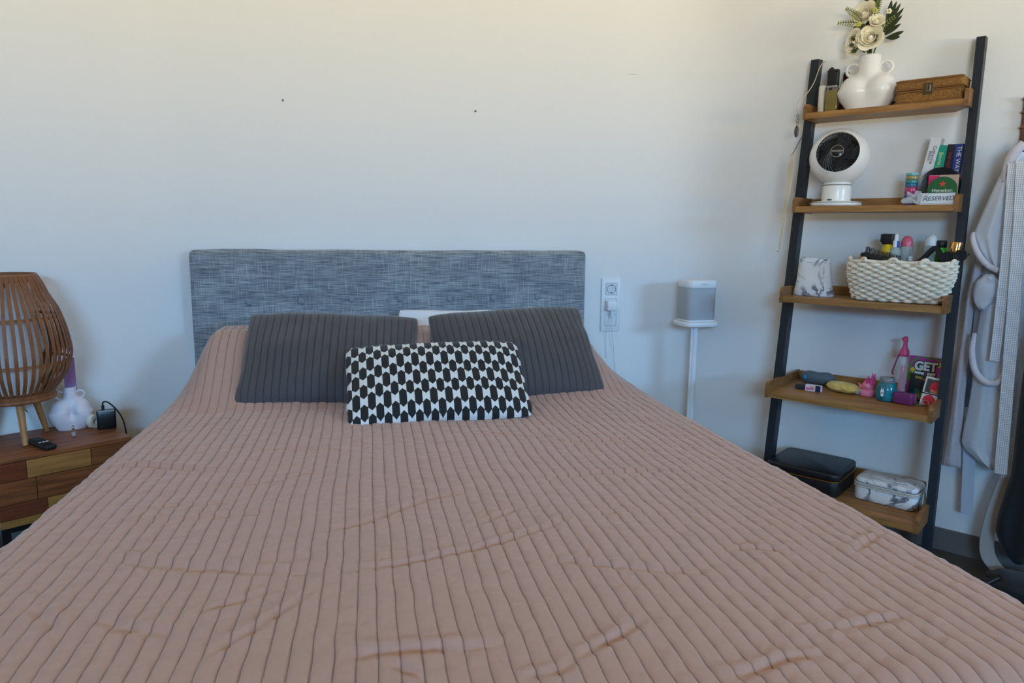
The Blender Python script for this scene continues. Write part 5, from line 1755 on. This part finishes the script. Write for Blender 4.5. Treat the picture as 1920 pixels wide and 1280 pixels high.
obj('ring', torus(0.011, 0.0012, 28, 6, (0.006, 0, 0.010), (radians(60), 0, 0)), M_SIL, t, smooth=True)
obj('key', join(cyl(0.008, 0, 0.0022, 16, cx=-0.006), box(-0.036, -0.012, -0.0028, 0.0028, 0, 0.0022), box(-0.034, -0.030, -0.006, -0.002, 0, 0.0022)), M_SIL, t, auto=50)
obj('key', xf(join(cyl(0.0075, 0, 0.002, 16), box(-0.03, -0.006, -0.0026, 0.0026, 0, 0.002)), (0.008, -0.004, 0.0025), (0, 0, radians(20))), M_SIL, t, auto=50)

# ------------------------------------------------------------------ shelf 5
t = lt('vanity_case', 'black vanity case with a gold trim line under its lid, on the bottom shelf', 'vanity case', -0.490, 0.225, Z5, radians(0))
M_VAN = mat('vanity_black', (20, 21, 25), 0.4)
obj('body', rbox(-0.136, 0.136, -0.120, 0.135, 0, 0.057, 0.030, 0.004), M_VAN, t, auto=50)
vl = obj('lid', rbox(-0.137, 0.137, -0.121, 0.136, 0.0605, 0.090, 0.031, 0.008), M_VAN, t, auto=50)
obj('gold_trim', rbox(-0.1385, 0.1385, -0.1225, 0.1375, 0.0568, 0.0608, 0.0325, 0.001), mat('gold_trim', (150, 116, 60), 0.3, 0.9), t, auto=50)
obj('faded_print', box(-0.05, 0.02, -0.044, -0.034, 0.0898, 0.0903), mat('dull_gold_print', (52, 38, 32), 0.4), vl)
t = lt('cosmetic_bag', 'rectangular marble-print cosmetic bag with zip on the bottom shelf', 'cosmetic bag', -0.205, 0.225, Z5, radians(-3))
M_MARB2 = MATS['marble_print']
obj('bag_body', rbox(-0.106, 0.106, -0.070, 0.062, 0, 0.055, 0.028, 0.008), M_MARB2, t, auto=50)
bl_ = obj('bag_lid', rbox(-0.105, 0.105, -0.069, 0.061, 0.062, 0.084, 0.028, 0.010), M_MARB2, t, auto=50)
obj('zip', rbox(-0.108, 0.108, -0.072, 0.064, 0.0545, 0.0625, 0.029, 0.002), mat('zip_tape', (188, 184, 178), 0.6), t, auto=50)
for z in (0.053, 0.0635):
    e = []
    for cx_, cy_, a0 in ((0.079, 0.035, 0), (-0.079, 0.035, pi / 2), (-0.079, -0.043, pi), (0.079, -0.043, 3 * pi / 2)):
        e += [(cx_ + 0.0295 * cos(a0 + pi / 2 * i / 6), cy_ + 0.0295 * sin(a0 + pi / 2 * i / 6), z) for i in range(7)]
    obj('piping', tube(e, 0.0022, 6, closed=True), mat('piping_cream', (206, 200, 190), 0.6), t, smooth=True)
obj('carry_handle', ribbon([(-0.085, -0.02, 0.083), (-0.05, -0.03, 0.0885), (0.0, -0.035, 0.087), (0.05, -0.03, 0.0885), (0.085, -0.02, 0.083)], 0.02, 0.002, (0, 1, 0)), M_MARB2, bl_)

# ------------------------------------------------------------------ bathrobes on the wall
def sw(pts, ws, ds, n=28, rip=0.0, nr=5, seed=0, sm=8, cap=True, ripph=0.0):
    """cloth sweep: local coords (u, -v, z); width across u, depth across v, optional vertical folds"""
    P = smoothpath(pts, sm)
    N = len(P)
    L = []

    def val(a, f_):
        x = f_ * (len(a) - 1); k = min(int(x), len(a) - 2)
        q = x - k
        q = q * q * (3 - 2 * q)
        return a[k] + (a[k + 1] - a[k]) * q
    for i, p in enumerate(P):
        f_ = i / (N - 1)
        tg = (P[min(i + 1, N - 1)] - P[max(i - 1, 0)]).normalized()
        D = Vector((0, 1, 0))
        A = tg.cross(D).normalized()
        D = A.cross(tg).normalized()
        w_, d_ = val(ws, f_), val(ds, f_)
        lp = []
        for j in range(n):
            a = 2 * pi * j / n
            rr_2 = 1 + rip * sin(nr * a + seed + f_ * 2.0) + rip * 0.5 * float(vnoise(np.array(a * 2.0 + seed), np.array(f_ * 6.0), seed)) * 2
            q = p + A * (w_ / 2 * cos(a)) + D * (d_ / 2 * sin(a) * rr_2)
            lp.append(tuple(q))
        L.append(lp)
    return loft(L, cap, cap)


M_TERRY = mat('terry_cotton', (214, 220, 230), 0.95, sheen=0.5, bump=(320, 0.35, (1, 1, 1)))
M_TERRY2 = mat('terry_pink_white', (214, 206, 212), 0.95, sheen=0.5, bump=(320, 0.35, (1, 1, 1)))
M_TERRYB = mat('terry_light_blue', (150, 176, 206), 0.95, sheen=0.5, bump=(320, 0.35, (1, 1, 1)))
M_WAF = mat('waffle_cotton', (228, 228, 230), 0.9, sheen=0.3)
nt, b = nodes(M_WAF)
tc = nt.nodes.new('ShaderNodeTexCoord')
bk_ = nt.nodes.new('ShaderNodeTexBrick')
bk_.offset = 0.0
bk_.inputs['Scale'].default_value = 170
bk_.inputs['Brick Width'].default_value = 1.0; bk_.inputs['Row Height'].default_value = 1.0
bk_.inputs['Mortar Size'].default_value = 0.18
bk_.inputs['Color1'].default_value = lin((170, 172, 182)) + (1,); bk_.inputs['Color2'].default_value = lin((176, 178, 188)) + (1,); bk_.inputs['Mortar'].default_value = lin((234, 234, 236)) + (1,)
mp = nt.nodes.new('ShaderNodeMapping'); mp.inputs['Rotation'].default_value = (pi / 2, 0, 0)
nt.links.new(tc.outputs['Object'], mp.inputs[0]); nt.links.new(mp.outputs[0], bk_.inputs['Vector']); nt.links.new(bk_.outputs['Color'], b.inputs['Base Color'])
bp = nt.nodes.new('ShaderNodeBump'); bp.inputs['Strength'].default_value = 0.6; bp.inputs['Distance'].default_value = 0.003
nt.links.new(bk_.outputs['Fac'], bp.inputs['Height']); nt.links.new(bp.outputs[0], b.inputs['Normal'])

# rattan hook board
t = thing('rattan_hook_board', 'brown wrapped rattan wall hanger at the right edge above the bathrobe', 'hanger', LP(0.075, 0.0, 1.45), RZ)
obj('back_board', box(-0.028, 0.05, -0.016, -0.002, 0.0, 0.215, 0.003, 1), wood('rattan_brown', (112, 72, 46), (78, 48, 32), (3, 3, 30)), t)
for z in (0.01, 0.06, 0.112, 0.163, 0.206):
    obj('rattan_wrap', tube([(-0.030, -0.001, z), (-0.030, -0.019, z), (0.052, -0.019, z + 0.004), (0.052, -0.001, z + 0.004)], 0.0045, 8), mat('rattan_wrap', (128, 84, 54), 0.5), t)
hk = obj('hook', tube([(0.004, -0.016, 0.05), (0.004, -0.060, 0.03), (0.004, -0.085, 0.045), (0.004, -0.088, 0.07)], 0.005, 10, sm=5), M_BLACKM, t, smooth=True)



def panel(rows, v0, bulge, rip, nr, seed=0, nz=60, nu=36, back=0.012):
    """soft cloth panel between two edge curves: rows of (z, u_left, u_right), front bulging off the wall with vertical folds"""
    Z = np.array([r[0] for r in rows]); A = np.array([r[1] for r in rows]); B = np.array([r[2] for r in rows])
    k0 = np.linspace(0, 1, len(rows)); k = np.linspace(0, 1, nz + 1)

    def ip(a):
        y = np.interp(k, k0, a)
        for _ in range(3):
            y[1:-1] = (y[:-2] + 2 * y[1:-1] + y[2:]) / 4
        return y
    z, a, b = ip(Z), ip(A), ip(B)
    f = np.linspace(0, 1, nu + 1)
    K, F_ = np.meshgrid(k, f, indexing='ij')
    U_ = a[:, None] + (b - a)[:, None] * F_
    ph = nr * F_ * pi * 2 + seed + 1.5 * vnoise(F_ * 3 + seed, K * 3, seed)
    env = np.clip(np.sin(np.clip(F_, 0.0, 1.0) * pi), 0, 1) ** 0.5
    enz = np.clip(np.minimum(K, 1 - K) * 12, 0, 1) ** 0.5
    v = v0 + bulge * env * (0.25 + 0.75 * enz) + rip * np.sin(ph) * env * (0.4 + 0.6 * K) + 0.5 * rip * 2 * vnoise(F_ * 5 + seed, K * 7, seed + 1) * env
    Zf = np.repeat(z[:, None], nu + 1, 1)
    fr = np.stack([U_, -v, Zf], -1); bk = np.stack([U_, -np.full_like(v, v0 - back), Zf], -1)
    n2 = nu + 1; N = (nz + 1) * n2
    V = np.concatenate([fr.reshape(-1, 3), bk.reshape(-1, 3)]).tolist()
    F = []
    for i in range(nz):
        for j in range(nu):
            q = i * n2 + j
            F.append((q, q + n2, q + n2 + 1, q + 1)); F.append((N + q, N + q + 1, N + q + n2 + 1, N + q + n2))
    ring = [i * n2 for i in range(nz + 1)] + [nz * n2 + j for j in range(1, nu + 1)] + [i * n2 + nu for i in range(nz - 1, -1, -1)] + [j for j in range(nu - 1, 0, -1)]
    m = len(ring)
    for q in range(m):
        F.append((ring[q], N + ring[q], N + ring[(q + 1) % m], ring[(q + 1) % m]))
    return V, F


t = thing('bathrobe', 'white terry bathrobe with waffle trim hanging on the right wall', 'bathrobe', LP(0.0, 0, 0), RZ)
obj('back_panel', panel([(1.449, 0.041, 0.115), (1.272, -0.003, 0.147), (1.091, -0.030, 0.172), (0.832, -0.022, 0.197), (0.606, -0.002, 0.22), (0.414, 0.010, 0.231)], 0.048, 0.030, 0.010, 4, 3), M_TERRY, t, smooth=True)
obj('hood', tube([(0.072, -0.125, 1.498), (0.050, -0.128, 1.470), (0.036, -0.128, 1.428), (0.032, -0.13, 1.372)], [0.014, 0.017, 0.016, 0.010], 14, sm=8), M_TERRY2, t, smooth=True)
obj('sleeve', panel([(1.471, 0.041, 0.087), (1.412, 0.017, 0.067), (1.342, -0.007, 0.058), (1.271, -0.028, 0.056), (1.199, -0.048, 0.054), (1.145, -0.030, 0.052), (1.109, 0.0, 0.049), (1.080, 0.028, 0.046)], 0.098, 0.042, 0.008, 1.6, 2, back=0.03), M_TERRY, t, smooth=True)
obj('cuff', tube([(-0.044, -0.118, 1.205), (-0.041, -0.130, 1.180), (-0.022, -0.140, 1.137), (0.009, -0.144, 1.099), (0.044, -0.142, 1.078)], [0.007, 0.009, 0.010, 0.010, 0.009], 12, sm=8), M_TERRY2, t, smooth=True)
obj('sleeve', panel([(1.125, -0.038, -0.003), (0.973, -0.052, -0.025), (0.819, -0.053, -0.026), (0.603, -0.060, -0.022), (0.351, -0.066, -0.011)], 0.066, 0.022, 0.004, 1.2, 5), M_TERRY2, t, smooth=True)
obj('front_panel', panel([(0.995, 0.001, 0.075), (0.908, 0.0, 0.080), (0.815, -0.007, 0.090), (0.722, 0.001, 0.100), (0.607, -0.003, 0.106), (0.455, -0.015, 0.112), (0.424, 0.009, 0.112), (0.378, 0.074, 0.108)], 0.100, 0.026, 0.007, 1.8, 4), M_TERRY, t, smooth=True)
obj('sleeve_end', panel([(1.066, 0.004, 0.026), (1.040, -0.021, 0.047), (1.004, -0.028, 0.053), (0.967, -0.022, 0.039), (0.938, 0.000, 0.014)], 0.112, 0.034, 0.005, 1.3, 8, nz=36), M_TERRY, t, smooth=True)
obj('pocket_trim', tube([(-0.005, -0.138, 0.860), (-0.006, -0.143, 0.795), (0.010, -0.146, 0.730), (0.045, -0.148, 0.695), (0.081, -0.146, 0.700), (0.095, -0.140, 0.740)], [0.007, 0.010, 0.011, 0.011, 0.010, 0.007], 12, sm=8), M_TERRY2, t, smooth=True)
WX = (1, 0.12, 0)
obj('waffle_trim', ribbon([(0.050, -0.148, 1.43), (0.053, -0.155, 1.391), (0.060, -0.158, 1.235), (0.063, -0.160, 1.094), (0.063, -0.160, 0.968), (0.064, -0.160, 0.840), (0.062, -0.158, 0.773)], 0.028, 0.006, WX), M_WAF, t)
obj('waffle_trim', ribbon([(0.075, -0.148, 1.44), (0.080, -0.160, 1.389), (0.090, -0.165, 1.235), (0.095, -0.168, 1.095), (0.102, -0.168, 0.918), (0.108, -0.168, 0.737), (0.114, -0.166, 0.552), (0.119, -0.164, 0.386)], 0.036, 0.006, WX), M_WAF, t)
obj('belt', ribbon([(0.000, -0.060, 0.58), (0.006, -0.064, 0.45), (0.014, -0.066, 0.36), (0.024, -0.066, 0.182)], 0.038, 0.009, WX), mat('terry_blue_white', (190, 202, 218), 0.95, sheen=0.5), t)
obj('belt', ribbon([(0.145, -0.085, 0.50), (0.136, -0.096, 0.40), (0.128, -0.100, 0.327), (0.120, -0.100, 0.22)], 0.032, 0.009, WX), M_WAF, t)

t = thing('blue_robe', 'pale blue robe hanging behind the white terry bathrobe', 'bathrobe', LP(0.0, 0, 0), RZ)
obj('back_panel', panel([(1.46, 0.050, 0.11), (1.25, -0.020, 0.15), (1.0, -0.045, 0.16), (0.75, -0.040, 0.15), (0.50, -0.02, 0.14)], 0.016, 0.014, 0.005, 4, 6, back=0.008), M_TERRYB, t, smooth=True)

t = thing('black_coat', 'black garment hanging at the right edge in front of the bathrobe', 'coat', LP(0.0, 0, 0), RZ)
M_COAT = mat('black_cloth', (20, 26, 32), 0.85, sheen=0.15)
obj('coat_body', panel([(1.475, 0.245, 0.305), (1.455, 0.215, 0.335), (1.41, 0.180, 0.370), (1.30, 0.166, 0.388), (1.0, 0.162, 0.392), (0.862, 0.154, 0.395), (0.758, 0.149, 0.398), (0.618, 0.147, 0.402), (0.392, 0.150, 0.408), (0.323, 0.138, 0.410), (0.234, 0.126, 0.410), (0.181, 0.125, 0.405), (0.119, 0.152, 0.385), (0.085, 0.186, 0.350)], 0.175, 0.05, 0.012, 3.5, 7, nz=110, back=0.05), M_COAT, t, smooth=True)
obj('hanging_loop', tube([(0.262, -0.15, 1.455), (0.268, -0.13, 1.50), (0.275, -0.11, 1.516), (0.282, -0.13, 1.50), (0.288, -0.15, 1.455)], 0.004, 8, sm=6), M_COAT, t, smooth=True)
th_ = thing('coat_hook', 'black wall hook the black garment hangs from', 'hook', LP(0.275, 0.0, 1.50), RZ)
obj('plate', rbox(-0.02, 0.02, -0.008, -0.001, -0.03, 0.04, 0.004, 0.001), M_BLACKM, th_, auto=50)
obj('prong', tube([(0, -0.006, 0.01), (0, -0.08, -0.002), (0, -0.13, 0.004), (0, -0.148, 0.03)], 0.006, 10, sm=5), M_BLACKM, th_, smooth=True)

t = thing('towelling_scarf', 'pale towelling strip trailing to the floor beside the black coat', 'scarf', LP(0.0, 0, 0), RZ)
obj('strip', ribbon([(0.13, -0.10, 0.36), (0.108, -0.105, 0.24), (0.098, -0.11, 0.14), (0.106, -0.115, 0.07), (0.140, -0.125, 0.028), (0.185, -0.14, 0.012)], 0.045, 0.012, (1, 0.3, 0.35)), mat('towel_grey', (176, 172, 170), 0.95, sheen=0.4), t, smooth=False)
t = thing('black_bag', 'black soft bag slumped on the floor under the coat', 'bag', LP(0.24, 0.23, 0.0), RZ)
obj('bag_body', crumple(0.14, 0.10, 0.036, 3, 0.15, 36, 18), M_COAT, t, smooth=True)
obj('bag_strap', tube([(-0.08, -0.04, 0.06), (-0.12, -0.10, 0.03), (-0.06, -0.14, 0.008), (0.04, -0.12, 0.01)], 0.008, 8, sm=6), M_BLACK, t, smooth=True)
